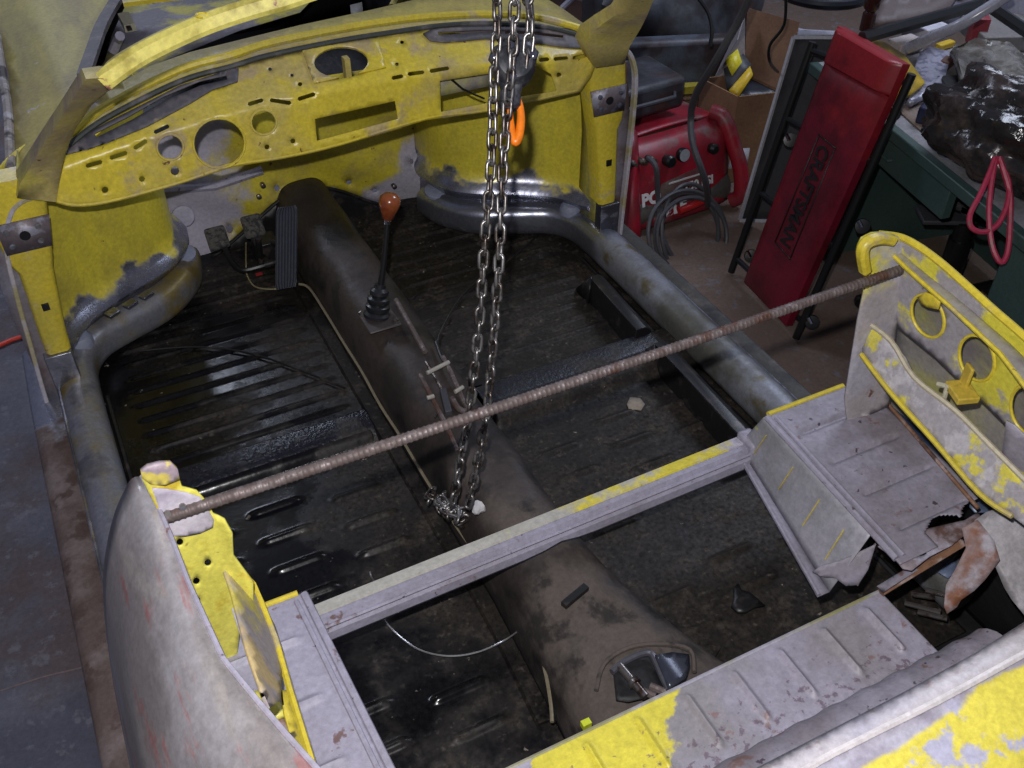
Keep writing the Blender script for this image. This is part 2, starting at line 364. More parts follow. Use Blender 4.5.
def surf(fn, t0=.3, t1=6):
    """measured pixel -> point where the sight line meets the surface fn(p)=0 (fn>0 in front)"""
    def g(u, v):
        d = ray(u, v).normalized(); a = t0; fa = fn(CAM+d*a); n = 120; st = (t1-t0)/n
        for i in range(n):
            b = a+st; fb = fn(CAM+d*b)
            if fa > 0 >= fb:
                for _ in range(22):
                    mdl = (a+b)/2
                    if fn(CAM+d*mdl) > 0: a = mdl
                    else: b = mdl
                return CAM+d*b
            a, fa = b, fb
        return CAM+d*t1
    return g
def plane(o, n): o = V(o); n = V(n); return lambda u, v: PP(u, v, o, n)
def plz(z): return lambda u, v: P(u, v, z=z)
def ply(y): return lambda u, v: P(u, v, y=y)
def plx(x): return lambda u, v: P(u, v, x=x)
def circ(cx, cy, rx, ry=None, a=0, n=20):
    ry = ry or rx
    return [(cx+rx*cos(t)*cos(a)-ry*sin(t)*sin(a), cy+rx*cos(t)*sin(a)+ry*sin(t)*cos(a)) for t in [2*pi*k/n for k in range(n)]]
def px(name, outline, mp, m, parent, holes=(), step=8, thick=.002, **k):
    b = nb(); sheet(b, outline, mp, holes, step)
    return obj(name, b, m, parent, keep=True, thick=thick, **k)
def text(name, s, size, origin, xd, yd, m, parent, weight=.0, sx=1, ext=.0008, align='LEFT'):
    c = bpy.data.curves.new(name, 'FONT'); c.body = s; c.size = size; c.extrude = ext; c.offset = weight; c.align_x = align
    t = bpy.data.objects.new(name, c); COL.objects.link(t)
    bpy.context.view_layer.update(); dg = bpy.context.evaluated_depsgraph_get()
    me = bpy.data.meshes.new_from_object(t.evaluated_get(dg)); bpy.data.objects.remove(t)
    xd = V(xd).normalized(); yd = V(yd).normalized(); zd = xd.cross(yd)
    M4 = Matrix((xd*sx, yd, zd)).transposed().to_4x4(); M4.translation = V(origin); me.transform(M4)
    return obj(name, me, m, parent, smooth=False)

# ================================================================== SETTING
ZG = -.45
b = nb(); grid(b, lambda s, t: V((-3+7*s, -1.2+7.6*t, ZG)), 8, 8); o = obj('floor', b, concrete); o['kind'] = 'structure'
b = nb(); box(b, (4.05, 2.6, .85), (.1, 7.6, 2.6)); o = obj('wall_right', b, wallm); o['kind'] = 'structure'
b = nb(); box(b, (.5, 6.45, .85), (7, .1, 2.6)); o = obj('wall_front', b, mat('dim_wall', (.12, .11, .12), .8)); o['kind'] = 'structure'

# ================================================================== CAR BODY
car = thing('car_body', 'stripped open car body shell of worn yellow paint and grey primer over a black pan', 'car body', (0, 1.4, ZG+.40))
# --- dashboard
def dash_f(p):
    yf = 1.872 + .12*(p.z-.5); zt = .622-.13*p.x*p.x + (p.y-1.885)*.5
    return max(yf-p.y, p.z-zt)
DS = surf(dash_f)
dash_out = [(55, 202), (77, 207), (110, 203), (160, 190), (187, 182), (233, 167), (283, 159), (340, 146), (427, 120), (487, 112), (580, 92), (591, 78), (598, 60), (590, 46),
    (560, 36), (487, 24), (430, 28), (340, 41), (233, 67), (180, 83), (107, 120), (67, 150), (58, 175)]
dh = [circ(170, 147, 12.5, 12.5), circ(219, 143, 25, 23.5), circ(263.5, 122, 12, 12), circ(341, 63, 27, 15.5, -.05),
      [(315, 119), (395, 101), (398, 119), (317, 141)],
      [(440, 81), (487, 74), (535, 66), (551, 74), (557, 91), (520, 97), (441, 112)]]
def slot(x0, y0, x1, y1, w=2.2):
    a = atan2(y1-y0, x1-x0); nx, ny = -sin(a)*w, cos(a)*w; ex, ey = cos(a)*w*.7, sin(a)*w*.7
    return [(x0+nx, y0+ny), (x0-ex, y0-ey), (x0-nx, y0-ny), (x1-nx, y1-ny), (x1+ex, y1+ey), (x1+nx, y1+ny)]
slots = [(87, 166, 101, 162), (111, 158, 126, 153), (135, 148, 146, 141), (155, 132, 168, 126), (249, 104, 262, 100), (271, 100, 290, 103), (299, 99, 314, 94),
         (393, 78, 402, 76), (409, 74, 423, 72), (431, 71, 448, 68), (540, 60, 548, 59), (555, 59, 567, 58), (574, 58, 586, 55)]
dh += [slot(*s) for s in slots]
dh += [[(90, 140), (105, 128), (129, 114), (164, 94), (199, 80), (228, 74), (231, 83), (201, 92), (167, 107), (131, 128), (104, 143), (92, 147)], [(434, 33), (480, 30), (530, 31), (566, 36), (566, 42), (530, 38), (480, 37), (434, 38)]]
small = [(105, 190, 3.5), (142, 179, 3), (175, 171, 4.5), (267, 147, 2.6), (293, 141, 2.6), (300, 84, 2.3), (270, 69, 2), (292, 75, 1.8), (397, 64, 2), (402, 42, 2), (559, 75, 2.6)]
dh += [circ(x, y, r, r, 0, 8) for x, y, r in small]
dash = px('dashboard', dash_out, DS, yellow_dash, car, dh, 5, .0022, ang=60)
# rolled lower lip of the dashboard and rims round the gauge openings
lip = [DS(u, v-1.0) for u, v in [(57, 202), (77, 206), (110, 202), (160, 189), (187, 181), (233, 166), (283, 158), (340, 145), (427, 119), (487, 111), (578, 91)]]
b = nb(); tube(b, catmull([p+V((0, .004, -.001)) for p in lip], 5), .005, 8); obj('dash_lower_lip', b, yellow_dash, dash)
for c in ((170, 147, 13.3), (219, 143, 26), (263.5, 122, 12.8)):
    b = nb(); tube(b, [DS(u, v)+V((0, -.001, 0)) for u, v in circ(c[0], c[1], c[2], c[2]*.96, 0, 28)], .0025, 6, closed=True); obj('gauge_rim', b, yellow_dash, dash)
# raised speaker surround
b = nb(); sheet(b, [(302, 50), (378, 38), (386, 68), (314, 84)], lambda u, v: DS(u, v)+V((0, -.002, .0035)), [circ(341, 63, 27, 15.5, -.05)], 5); obj('speaker_surround', b, yellow_dash, dash, keep=True, thick=.004)
px('glovebox_inner_plate', [(441, 78), (500, 72), (500, 86), (441, 98)], lambda u, v: DS(u, v)+V((0, .05, -.02)), skin_inner, dash, step=10)
b = nb(); tube(b, [DS(u, v)+V((0, .02, 0)) for u, v in [(452, 80), (466, 92), (478, 98), (488, 102)]], .0025, 6); obj('wire', b, blackm, dash)
b = nb(); box(b, DS(348, 66)+V((0, .01, -.02)), (.012, .02, .07)); obj('bracket_strap', b, mustard, dash)
# strips with demister slots
def DSU(dz): return lambda u, v: DS(u, v)+V((0, -.001, dz))
def long_slot(pts, w):
    pts = [V((x, y)) for x, y in pts]; L = []; R = []
    for i, p in enumerate(pts):
        d = (pts[min(i+1, len(pts)-1)]-pts[max(i-1, 0)]).normalized(); n = V((-d.y, d.x)); L.append(tuple(p+n*w)); R.append(tuple(p-n*w))
    return L+R[::-1]
px('demister_strip', [(66, 156), (93, 149), (120, 139), (147, 128), (190, 105), (213, 91), (238, 83), (239, 70), (233, 70), (180, 87), (107, 124), (70, 146)], DSU(.004), strip_mat, car,
   [long_slot([(96, 137), (130, 120), (165, 100), (200, 85), (227, 79)], 2.2)], 5, .003)
px('demister_strip', [(423, 35), (430, 42), (445, 44), (487, 40), (533, 44), (560, 48), (582, 50), (596, 42), (570, 30), (540, 27), (487, 24), (435, 29)], DSU(.004), strip_mat, car,
   [long_slot([(438, 35), (480, 33), (530, 34), (563, 38)], 1.6)], 4, .003)
b = nb(); tube(b, catmull([DS(u, v)+V((0, 0, .006)) for u, v in [(70, 148), (107, 121), (180, 84.5), (233, 69), (270, 58), (340, 43.5), (400, 34), (440, 28.5), (487, 26), (540, 29), (580, 38)]], 6), .006, 8)
obj('windscreen_channel', b, strip_black, car)
b = nb(); tube(b, catmull([DS(u, v)+V((0, .010, .012)) for u, v in [(74, 142), (107, 115), (180, 78), (233, 63), (270, 51), (340, 36.5), (400, 27), (440, 23), (487, 21), (540, 24), (585, 36)]], 6), .0085, 8)
obj('cowl_lip', b, yellow, car)
# --- cowl panel in front of the windscreen
def cowl_f(p): return p.z-(.668+(p.y-1.99)*.10-.22*p.x*p.x-.25*max(0, p.y-2.02)**2)
CW = surf(cowl_f)
px('cowl_panel', [(75, 145), (107, 118), (180, 80), (233, 65), (340, 38), (430, 25), (487, 22), (540, 25), (588, 38), (583, 23), (565, 10), (546, -2), (520, -16), (470, -14), (430, -4), (370, 10), (300, 25), (255, 36), (190, 52), (150, 66), (118, 84), (90, 106), (70, 130)],
   CW, mustard, car, step=9, thick=.004)
# --- windscreen frame: left pillar, header, right pillar
b = nb()
def strip_loft(bm, secs):
    vs = [[bm.verts.new(p) for p in s] for s in secs]
    for i in range(len(vs)-1):
        n = len(vs[i])
        for k in range(n): bm.faces.new((vs[i][k], vs[i][(k+1) % n], vs[i+1][(k+1) % n], vs[i+1][k]))
    bm.faces.new(vs[0][::-1]); bm.faces.new(vs[-1]); return bm
def quad_sec(ul, vl, ur, vr, y, d=.03):
    a = P(ul, vl, y=y); c = P(ur, vr, y=y); mdl = (a+c)/2; back = V((0, d, .004))
    return [a, (a+mdl)/2+V((0, -.006, .003)), (c+mdl)/2+V((0, -.006, .003)), c, c+back, (a+c)/2+back*1.2, a+back]
secs = [quad_sec(17, 198, 56, 202, 1.868, .04), quad_sec(20, 184, 60, 178, 1.85, .05), quad_sec(31, 166, 65, 153, 1.80, .045), quad_sec(47, 140, 76, 128, 1.72, .040), quad_sec(64, 113, 92, 105, 1.62, .034), quad_sec(79, 89, 113, 86, 1.51, .030), quad_sec(86, 79, 122, 78, 1.465, .030)]
pillar_mat = mat('worn_pillar_paint', (.58, .48, .17), .5, 0, [dict(c=(.40, .31, .20), s=7, t=.55, w=.1), dict(c=(.62, .54, .10), s=4, t=.58, w=.06), dict(c=RUST, s=40, t=.69, w=.03)], (.06, 60))
strip_loft(b, secs); frame = obj('windscreen_frame', b, pillar_mat, car, ang=70)
hp = [P(u, v, z=.9+.012*k) for k, (u, v) in enumerate([(102, 79), (112, 70), (132, 56), (160, 41), (200, 23), (240, 9), (285, -4), (340, -20)])]
hpR = [V((-p.x, p.y, p.z)) for p in hp[::-1]]
hpath = catmull(hp+hpR, 6)
b = nb(); sweep(b, hpath, [(-.015, -.007), (-.015, .004), (-.004, .010), (.007, .008), (.014, -.006), (.013, -.014), (0, -.012)], V((0, -.25, 1)))
obj('header_rail', b, smooth=True, ang=25, m=mat('header_yellow', (.74, .66, .16), .4, 0, [dict(c=MUST, s=9, t=.58, w=.06), dict(c=(.28, .10, .09), s=22, t=.655, w=.03)]), parent=frame)
b = nb(); tube(b, [V(hp[4])+V((.004, -.003, .012))+V((cos(t)*.008, sin(t)*.008, 0)) for t in [k*pi/8 for k in range(13)]], .0018, 6); obj('latch_ring', b, yellow, frame)
secs = [quad_sec(596, 68, 624, 64, 1.86, .05), quad_sec(586, 46, 630, 46, 1.83, .05), quad_sec(590, 34, 635, 38, 1.80, .045), quad_sec(604, 23, 641, 28, 1.75, .040), quad_sec(620, 12, 648, 14, 1.69, .036), quad_sec(630, -3, 654, -2, 1.63, .034)]
e0 = V(hpR[-1]); 
secs.append([e0+V(q) for q in ((-.015, -.0, 0), (-.007, -.01, .01), (.007, -.01, .01), (.015, 0, 0), (.015, .034, 0), (0, .04, 0), (-.015, .034, 0))])
b = nb(); strip_loft(b, secs); obj('windscreen_pillar', b, pillar_mat, frame, ang=70)
# --- front wings, boot opening
def wing_f(p): return p.z-(.60-.30*max(0, -p.x-.50)-1.6*max(0, -p.x-.62)**2-.05*abs(p.y-2.2))
WG = surf(wing_f)
px('front_wing', [(-30, 15), (0, 40), (8, 70), (12, 120), (14, 165), (18, 186), (6, 190), (30, 180), (52, 150), (90, 80), (100, 45), (118, 5), (125, -12), (60, -18), (-30, -10)], WG, fender_mat, car, step=10, thick=.004)
b = nb(); tube(b, catmull([WG(u, v)+V((0, 0, .004)) for u, v in [(-4, 30), (2, 70), (8, 110), (10, 145), (10, 180), (0, 208)]], 5), .010, 8); obj('wing_edge_flange', b, mat('wing_edge', (.30, .27, .25), .6, 0, [dict(c=(.45, .44, .46), s=30, t=.58, w=.05), dict(c=(.06, .05, .05), s=12, t=.58, w=.05)]), car)
b = nb(); sweep(b, catmull([WG(u, v)+V((0, 0, .008)) for u, v in [(86, 82), (95, 55), (104, 30), (118, 5), (128, -14)]], 5), [(-.014, 0), (-.014, .012), (.014, .012), (.014, 0)]); obj('bonnet_gutter', b, strip_mat, car)
px('bonnet_inner_wing', [(90, 86), (105, 60), (112, 35), (128, 0), (140, -20), (330, -20), (300, 12), (240, 30), (160, 62), (118, 82)], surf(lambda p: p.z-(.48+.0*p.x)), mat('inner_wing_grey', (.13, .12, .14), .6, 0, [dict(c=(.40, .36, .06), s=5, t=.52, w=.06), dict(c=(.2, .19, .22), s=9, t=.55, w=.05)]), car, step=14)
b = nb(); box(b, P(127, 22, z=.52), (.028, .09, .02)); o = obj('hinge_plate', b, mat('hinge_paint', (.36, .34, .25), .5), car)
b = nb(); box(b, P(129, 28, z=.532), (.012, .02, .006)); obj('hinge_hole_pad', b, blackm, o)
b = nb(); tube(b, [P(113, 52, z=.5), P(118, 40, z=.53), P(120, 36, z=.55)], .012, 8); obj('hinge_knuckle', b, primer, car)
b = nb(); sweep(b, [P(123, 3, z=.6), P(170, -3, z=.6), P(260, -10, z=.6)], [(-.03, 0), (-.03, .01), (.03, .01), (.03, 0)]); obj('bonnet_opening_rail', b, yellow, car)
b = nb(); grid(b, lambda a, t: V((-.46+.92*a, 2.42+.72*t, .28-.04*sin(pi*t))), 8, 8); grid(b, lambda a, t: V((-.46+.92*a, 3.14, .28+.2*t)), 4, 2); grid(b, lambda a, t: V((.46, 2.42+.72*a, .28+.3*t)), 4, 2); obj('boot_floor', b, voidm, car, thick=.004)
b = nb(); tube(b, catmull([P(u, v, z=.50) for u, v in [(392, 8), (398, 0), (415, -5), (470, -3)]], 5), .012, 8); obj('boot_seal_flange', b, mustard, car)
px('boot_bracket', [(350, 5), (362, 2), (364, 20), (352, 22)], plz(.45), skin_inner, car, step=10)

# --- firewall and wheel tubs
FY = 2.38
def firewall_map(u, v): return P(u, v, y=FY)
px('firewall', [(150, 262), (205, 263), (222, 252), (252, 225), (277, 201), (300, 187), (335, 189), (377, 203), (408, 207), (440, 190), (455, 120), (430, 60), (300, 80), (150, 140)],
   lambda u, v: P(u, v, y=FY)+V((0, .012*sin((v-.3*u)*.09) if v > 100 else 0, 0)), firewall_mat, car, [circ(231, 231, 3.5, 4, 0, 10), circ(411, 161, 2.4, 2.4, 0, 8), circ(376, 192, 2.4, 2.4, 0, 8), circ(350, 184, 2.4, 2.4, 0, 8), circ(277, 188, 2.8, 2.8, 0, 8)], 7, .003)
b = nb(); lathe(b, [(.030, 0), (.030, .006), (.026, .010), (0.001, .010)], P(183, 216, y=FY-.004), V((0, -1, .1)), 24); obj('blanking_disc', b, mat('disc_primer', (.42, .41, .50), .5), car)
b = nb(); tube(b, [P(163, 190, y=FY-.01), P(215, 186, y=FY-.01), P(262, 170, y=FY-.01)], .012, 8); obj('firewall_bead', b, primer, car)
for u, v in ((258, 195), (262, 184), (393, 185)):
    b = nb(); lathe(b, [(.007, 0), (.007, .014), (.004, .016)], P(u, v, y=FY-.004), V((0, -1, 0)), 10); obj('stud', b, gearsteel, car)
wall_plan = catmull([V((.672, 1.90, 0)), V((.668, 1.97, 0)), V((.62, 2.045, 0)), V((.53, 2.11, 0)), V((.43, 2.165, 0)), V((.372, 2.225, 0)), (V((.352, 2.31, 0))), V((.350, 2.39, 0))], 6)
for s in (-1, 1):
    pl = [V((p.x*s, p.y, 0)) for p in wall_plan]
    b = nb(); n = len(pl)
    rows = [.0, .03, .06, .09, .12, .15, .19, .24, .30, .38, .46, .56]
    def bulge(z):  # a rounded shoulder low on the tub
        return .030*math.exp(-((z-.135)/.022)**2)
    vs = []
    for i, p in enumerate(pl):
        t = (pl[min(i+1, n-1)]-pl[max(i-1, 0)]).normalized(); nn = V((t.y, -t.x, 0))*s
        if nn.y > 0: nn = -nn
        vs.append([b.verts.new(V((p.x, p.y, z))+nn*(bulge(z)*min(1, i/6)*min(1, (n-i)/6))) for z in [q*.5+.0 if False else q for q in [.0, .03, .06, .08, .10, .115, .125, .135, .145, .155, .17, .19, .21, .24, .30, .38, .46, .56]]])
    for i in range(n-1):
        for k in range(len(vs[0])-1): b.faces.new((vs[i][k], vs[i+1][k], vs[i+1][k+1], vs[i][k+1]))
    obj('wheel_tub', b, tub_mat, car, thick=.003, off=0)
# --- heater channels
tp = {}
for s in (-1, 1):
    cpath = catmull([V((s*.345, 2.30, .055)), V((s*.368, 2.22, .055)), V((s*.440, 2.14, .055)), V((s*.535, 2.095, .055)), V((s*.610, 2.055, .055)), V((s*.656, 1.985, .055)), V((s*.668, 1.86, .055)), V((s*.668, 1.5, .055)), V((s*.668, 1.2, .055)), V((s*.668, .95, .055)), V((s*.668, .6, .055))], 6)
    prof = [(cos(a)*.042, sin(a)*.045 if sin(a) > 0 else sin(a)*.05) for a in [2*pi*k/18 for k in range(18)]]
    prof = [(max(-.040, min(.040, a*1.12)), bb) for a, bb in prof]
    b = nb(); sweep(b, cpath, prof); hc = obj('heater_channel', b, channel_l if s < 0 else channel_r, car)
    b = nb(); lathe(b, [(.034, -.004), (.034, .004), (.026, .008), (.001, .009)], V((s*.352, 2.255, .098)), V((0, -.2, 1)), 20); obj('channel_end_disc', b, mat('blue_grey_primer', (.22, .24, .32), .55), hc)
    b = nb(); lathe(b, [(.030, -.012), (.029, .006), (.022, .016), (.001, .020)], V((s*.640, 2.005, .100)), V((0, -.1, 1)), 20); obj('corner_plug', b, mat('blue_grey_primer', (.22, .24, .32), .55), hc)
    # weld seam
    b = nb(); tube(b, [V((s*.708, 1.93, .078)), V((s*.708, .9, .078))], .0035, 6); obj('weld_seam', b, bare, hc)
    # outer sill step
    b = nb(); sweep(b, [V((s*.738, 2.10, .0)), V((s*.742, 1.9, .0)), V((s*.742, 1.5, .0)), V((s*.742, .9, .0)), V((s*.742, .4, .0))], [(-.034, -.07), (-.034, .052), (-.015, .054), (.018, .050), (.030, .044), (.036, .036), (.036, -.07)]); obj('outer_sill', b, sill_mat if s < 0 else sill_right_mat, car, bevel=.004)
# scraped plates on the left corner
for (u, v) in ((146, 294), (130, 303), (112, 312)):
    b = nb(); c = P(u, v, z=.175); box(b, c, (.03, .022, .004), Matrix.Rotation(radians(32), 3, 'Z')); obj('repair_patch', b, bare, car, bevel=.002)
# --- door hinge pillars
for s in (-1, 1):
    y = 1.885
    def q(x, z, dy=0): return V((s*x, y+dy, z))
    b = nb()
    face = [(.600, .545), (.690, .535), (.700, .44), (.690, .42), (.700, .16), (.662, .15), (.655, .17)] if False else None
    # yellow column with rounded rearward face
    sec = lambda z, x0, x1: [q(x0, z, .05), q(x0, z, .004), q(x0+.008, z, -.004), q(x1-.008, z, -.004), q(x1, z, .004), q(x1, z, .05)]
    rows = [(.170, .655, .705), (.22, .652, .704), (.30, .642, .700), (.375, .632, .697), (.40, .625, .708), (.47, .612, .712), (.54, .597, .705), (.575, .59, .690)]
    strip_loft(b, [sec(*r) for r in rows]); hpl = obj('hinge_pillar', b, yellow, car, ang=50)
    b = nb(); z0, z1 = .425, .492
    b.faces.new([b.verts.new(q(*a)) for a in ((.620, z0, -.006), (.704, z0, -.006), (.706, z1, -.006), (.606, z1, -.006))]); pp = obj('hinge_mount_plate', b, mat('scraped_plate', (.17, .14, .15), .5, .3, [dict(c=(.28, .28, .33), s=30, t=.55, w=.05)]), hpl, thick=.003, off=0)
    for (x, z) in ((.636, .443), (.688, .443), (.632, .474), (.690, .474)):
        b = nb(); lathe(b, [(.006, 0), (.006, .003), (.002, .004)], q(x, z, -.008), V((0, -1, 0)), 10); obj('bolt', b, bare, pp)
    b = nb(); lathe(b, [(.010, 0), (.010, .002), (.006, .002)], q(.660, .460, -.008), V((0, -1, 0)), 14); obj('striker_hole', b, blackm, pp)
    b = nb(); box(b, q(.672, .29, -.006), (.014, .004, .016)); obj('door_check_slot', b, blackm, hpl)
    # bare lower part
    b = nb(); box(b, q(.684, .110, .004), (.056, .03, .118)); obj('bare_lower_patch', b, bare, hpl, bevel=.002)
    # outer rim (body skin turned in) around the pillar
    rim = catmull([q(*k) for k in (((.600, .532), (.645, .527), (.673, .503), (.700, .44), (.716, .32), (.726, .21), (.736, .10), (.745, -.02)) if s < 0 else ((.650, .585), (.700, .575), (.728, .53), (.737, .46), (.735, .30), (.730, .14), (.728, .06)))], 5)
    b = nb(); sweep(b, rim, [(-.005, -.006), (-.005, .012), (.004, .012), (.004, -.006)], V((0, 1, 0))); obj('wing_rear_edge', b, mat('rim_paint', (.34, .30, .16), .5, 0, [dict(c=(.42, .40, .44), s=9, t=.5, w=.06)]), car, bevel=.002)
    b = nb(); grid(b, lambda a, t: q(.690+(.048-.055*max(0, t-.6))*a, .04+.50*t, .012), 2, 10); obj('pillar_side_sheet', b, mat('pillar_grey', (.20, .18, .20), .5, .2, [dict(c=(.12, .07, .06), s=7, t=.55, w=.08), dict(c=(.28, .28, .34), s=5, t=.57, w=.08)]), car, thick=.003, off=0)
    b = nb(); grid(b, lambda a, t: V((s*(.668-.012*a - .07*max(0, t-.55)), 1.89+.10*a, .08+.5*t)), 3, 8)
    obj('kick_panel', b, mat('kick_panel', (.44, .39, .08), .45, 0, [dict(c=(.10, .11, .12), r=.4, s=5, na=1, t=.60, w=.06, b=(0, 0, -.25, .08)), dict(c=MUST, s=9, t=.55, w=.08)]), car, thick=.003, off=0)

# ================================================================== REAR OF BODY
# --- outer rear quarter panels
prof_px = [(142, 477), (132, 478), (124, 490), (114, 512), (106, 545), (102.5, 575), (104, 610), (108, 645), (116, 695), (128, 745), (140, 790)]
prof = [P(u, v, y=.93) for u, v in prof_px]
ridge = [(.93, -.578), (.847, -.568), (.755, -.564), (.647, -.554), (.559, -.526), (.473, -.496), (.40, -.45), (.33, -.38)]
def ridx(y):
    for (y0, x0), (y1, x1) in zip(ridge, ridge[1:]):
        if y <= y0 and y >= y1: return x0+(x1-x0)*(y0-y)/(y0-y1)
    return ridge[-1][1]
pc = catmull(prof, 3); npc = len(pc)
for s in (-1, 1):
    b = nb()
    def qf(a, t):
        y = .93-.70*a; i = t*(npc-1); i0 = min(int(i), npc-2); p = pc[i0].lerp(pc[i0+1], i-i0)
        dx = (ridx(max(.33, y))-ridge[0][1]); k = (1-t)**1.1
        x = p.x+dx*k+.012*t*(1-t)*4*sin(a*pi)*-1
        zz = p.z - (.05*a*(1-t)) 
        return V((-s*x, y-.018*t*(1-a), zz))
    grid(b, qf, 26, 30, keep=(lambda a, t: not (s < 0 and False)))
    obj('quarter_panel', b, quarter_mat if s < 0 else skin_inner, car, thick=.0025, off=0)
    b = nb(); tube(b, [qf(a/20, 0)+V((0, 0, .001)) for a in range(21)], .0035, 6); obj('quarter_top_edge', b, primer if s < 0 else yellow, car)
b = nb(); tube(b, catmull([P(u, v, z=.13) for u, v in [(143, 790), (146, 768), (153, 748), (168, 743), (184, 752), (198, 772), (205, 790)]], 5), .005, 6); obj('wheel_arch_lip', b, mat('arch_lip', (.62, .58, .3), .4), car)
b = nb(); sweep(b, [P(112, 665, z=-.02), P(118, 700, z=-.02), P(126, 745, z=-.02), P(134, 790, z=-.02)], [(-.012, -.01), (-.012, .006), (.014, .006), (.014, -.01)]); obj('sill_end_flange', b, rustbrown, car)
# --- lock posts
left_post = [(142, 479), (141, 473), (147, 468), (160, 465), (171, 464.5), (177, 470), (182, 487), (197, 491), (208, 503), (213, 514), (224, 520), (232, 534), (233, 556), (253, 583), (253, 604), (240, 628), (236, 669), (205, 654), (181, 585), (165, 525)]
def cut(cx, cy): return circ(cx, cy, 3.6, 3.9, 0, 12)
def lpost(u, v):
    p = P(u, v, y=.87); bend = max(0, p.x+.515)*.9
    return p + (CAM-p).normalized()*0 + V((0, 0, 0)) if bend == 0 else PP(u, v, (-.515, .87, 0), V((.67, 1, 0)))
px('lock_post', left_post, lpost, post_mat, car, [cut(180, 542.5), cut(208, 563), cut(196.5, 581.5), cut(197, 600.5)], 5, .003, label='yellow painted left lock post with square holes')
px('sanded_patch', [(152, 488), (166, 489), (185, 492), (200, 497), (207, 507), (214, 520), (213, 528), (200, 534), (185, 537), (168, 536)], lambda u, v: lpost(u, v)+(CAM-lpost(u, v)).normalized()*.002, mat('white_sanded', (.62, .58, .64), .5, 0, [dict(c=(.36, .32, .40), s=9, t=.55, w=.15)]), car, step=5, thick=.001)
for (u, v) in ((167, 512), (182, 505)):
    b = nb(); tube(b, [lpost(u, v), lpost(u, v)+V((0, -.008, .004))], .004, 8); obj('weld_blob', b, bare, car)
px('post_cap', [(142, 478), (141, 472), (148, 467), (160, 464), (171, 463.5), (178, 470), (180, 480), (165, 486), (150, 484)], lambda u, v: lpost(u, v)+(CAM-lpost(u, v)).normalized()*.006, mat('cap_paint', (.6, .5, .1), .5, 0, [dict(c=(.35, .28, .32), s=30, t=.5, w=.06)]), car, step=5, thick=.006)
# right lock post (seen from inside) and inner quarter panel with lightening holes
px('lock_post', [(858, 246), (862, 238), (872, 233), (888, 232), (905, 240), (912, 262), (906, 300), (896, 330), (893, 360), (889, 406), (877, 412), (848, 425), (845, 400), (858, 320), (864, 292), (866, 268)],
   plane((.5, .885, .5), V((-.18, -1, .1))), mat('post_paint_right', (.62, .56, .06), .45, 0, [dict(c=(.34, .31, .32), s=7, na=.6, t=0, w=.06, b=(3, 0, -1.2, -1.28)), dict(c=(.36, .35, .40), s=5, t=.57, w=.04), dict(c=RUST, s=30, t=.68, w=.03)], (.05, 50)), car, step=6, thick=.004, label='right lock post, yellow above and grey below')
b = nb(); sweep(b, catmull([P(u, v, y=.885) for u, v in [(865, 272), (862, 252), (867, 242), (880, 238), (893, 240)]], 5), [(-.008, -.008), (-.008, .010), (.008, .010), (.008, -.008)], V((0, -1, 0))); obj('post_cap', b, yellow, car, bevel=.005)
IP = plane((.575, .8, .69), V((-1, 0, -.15)))
panel_out = [(884, 234), (896, 236), (918, 246), (940, 262), (965, 284), (995, 311), (1024, 336), (1090, 395), (1120, 520), (1060, 478), (1004, 424), (985, 405), (965, 387), (934, 357), (898, 328), (890, 318), (893, 285), (886, 262)]
px('inner_quarter_panel', panel_out, IP, panel_mat, car, [circ(928, 316, 22, 14.5, 1.15, 22), circ(977, 358, 23, 16.5, 1.25, 22), circ(1030, 410, 25, 18, 1.25, 22), circ(959, 313, 2, 2, 0, 8)], 6, .003, label='sanded panel with three large round lightening holes')
for (cx, cy, rx, ry, a) in ((928, 316, 22.5, 15, 1.15), (977, 358, 23.5, 17, 1.25), (1030, 410, 25.5, 18.5, 1.25)):
    b = nb(); tube(b, [IP(u, v) for u, v in circ(cx, cy, rx, ry, a, 26)], .0028, 6, closed=True); obj('hole_rim', b, yellow, car)
b = nb(); tube(b, catmull([IP(u, v) for u, v in [(880, 234), (900, 237), (918, 246), (940, 262), (965, 284), (995, 311), (1024, 336), (1090, 395)]], 5), .006, 8); obj('panel_top_flange', b, yellow, car)
px('window_stop_tab', [(922, 298), (930, 293), (945, 300), (943, 310), (932, 308), (925, 304)], lambda u, v: IP(u, v)+V((-.012, 0, .005)), yellow, car, step=5, thick=.004)
px('rear_panel_gusset', [(1006, 421), (1015, 426), (1060, 470), (1060, 540), (1024, 490), (1001, 460)], plane((.56, .6, .45), V((-1, -.2, -.3))), mat('gusset_paint', (.62, .56, .05), .4, 0, [dict(c=(.3, .28, .33), s=8, na=.5, t=0, w=.03, b=(-3, 0, 6, -1.35))]), car, step=8)
# bracket between strut and panel
b = nb(); R0 = Matrix.Rotation(radians(-20), 3, 'Z'); c0 = P(962, 392, x=.57); box(b, c0, (.035, .045, .012), R0); box(b, c0+V((.012, .01, .02)), (.006, .02, .04), R0); obj('strut_bracket', b, mat('bracket_paint', (.52, .38, .05), .5, 0, [dict(c=RUST, s=20, t=.6, w=.05)]), car, bevel=.002)
b = nb(); tube(b, [P(943, 402, x=.56), P(948, 385, x=.56)], .004, 8); tube(b, [P(938, 384, x=.56), P(950, 387, x=.56)], .004, 8); obj('bracket_bolt', b, mat('cream_paint', (.5, .48, .35), .5), car)
SP = plane((.55, .8, .48), V((-1, 0, .35)))
so = [(862, 338), (867, 320), (880, 330), (892, 341), (905, 358), (915, 378), (930, 392), (957, 412), (1000, 455), (1040, 495), (1050, 545), (1013, 517), (980, 494), (935, 442), (892, 394), (862, 356)]
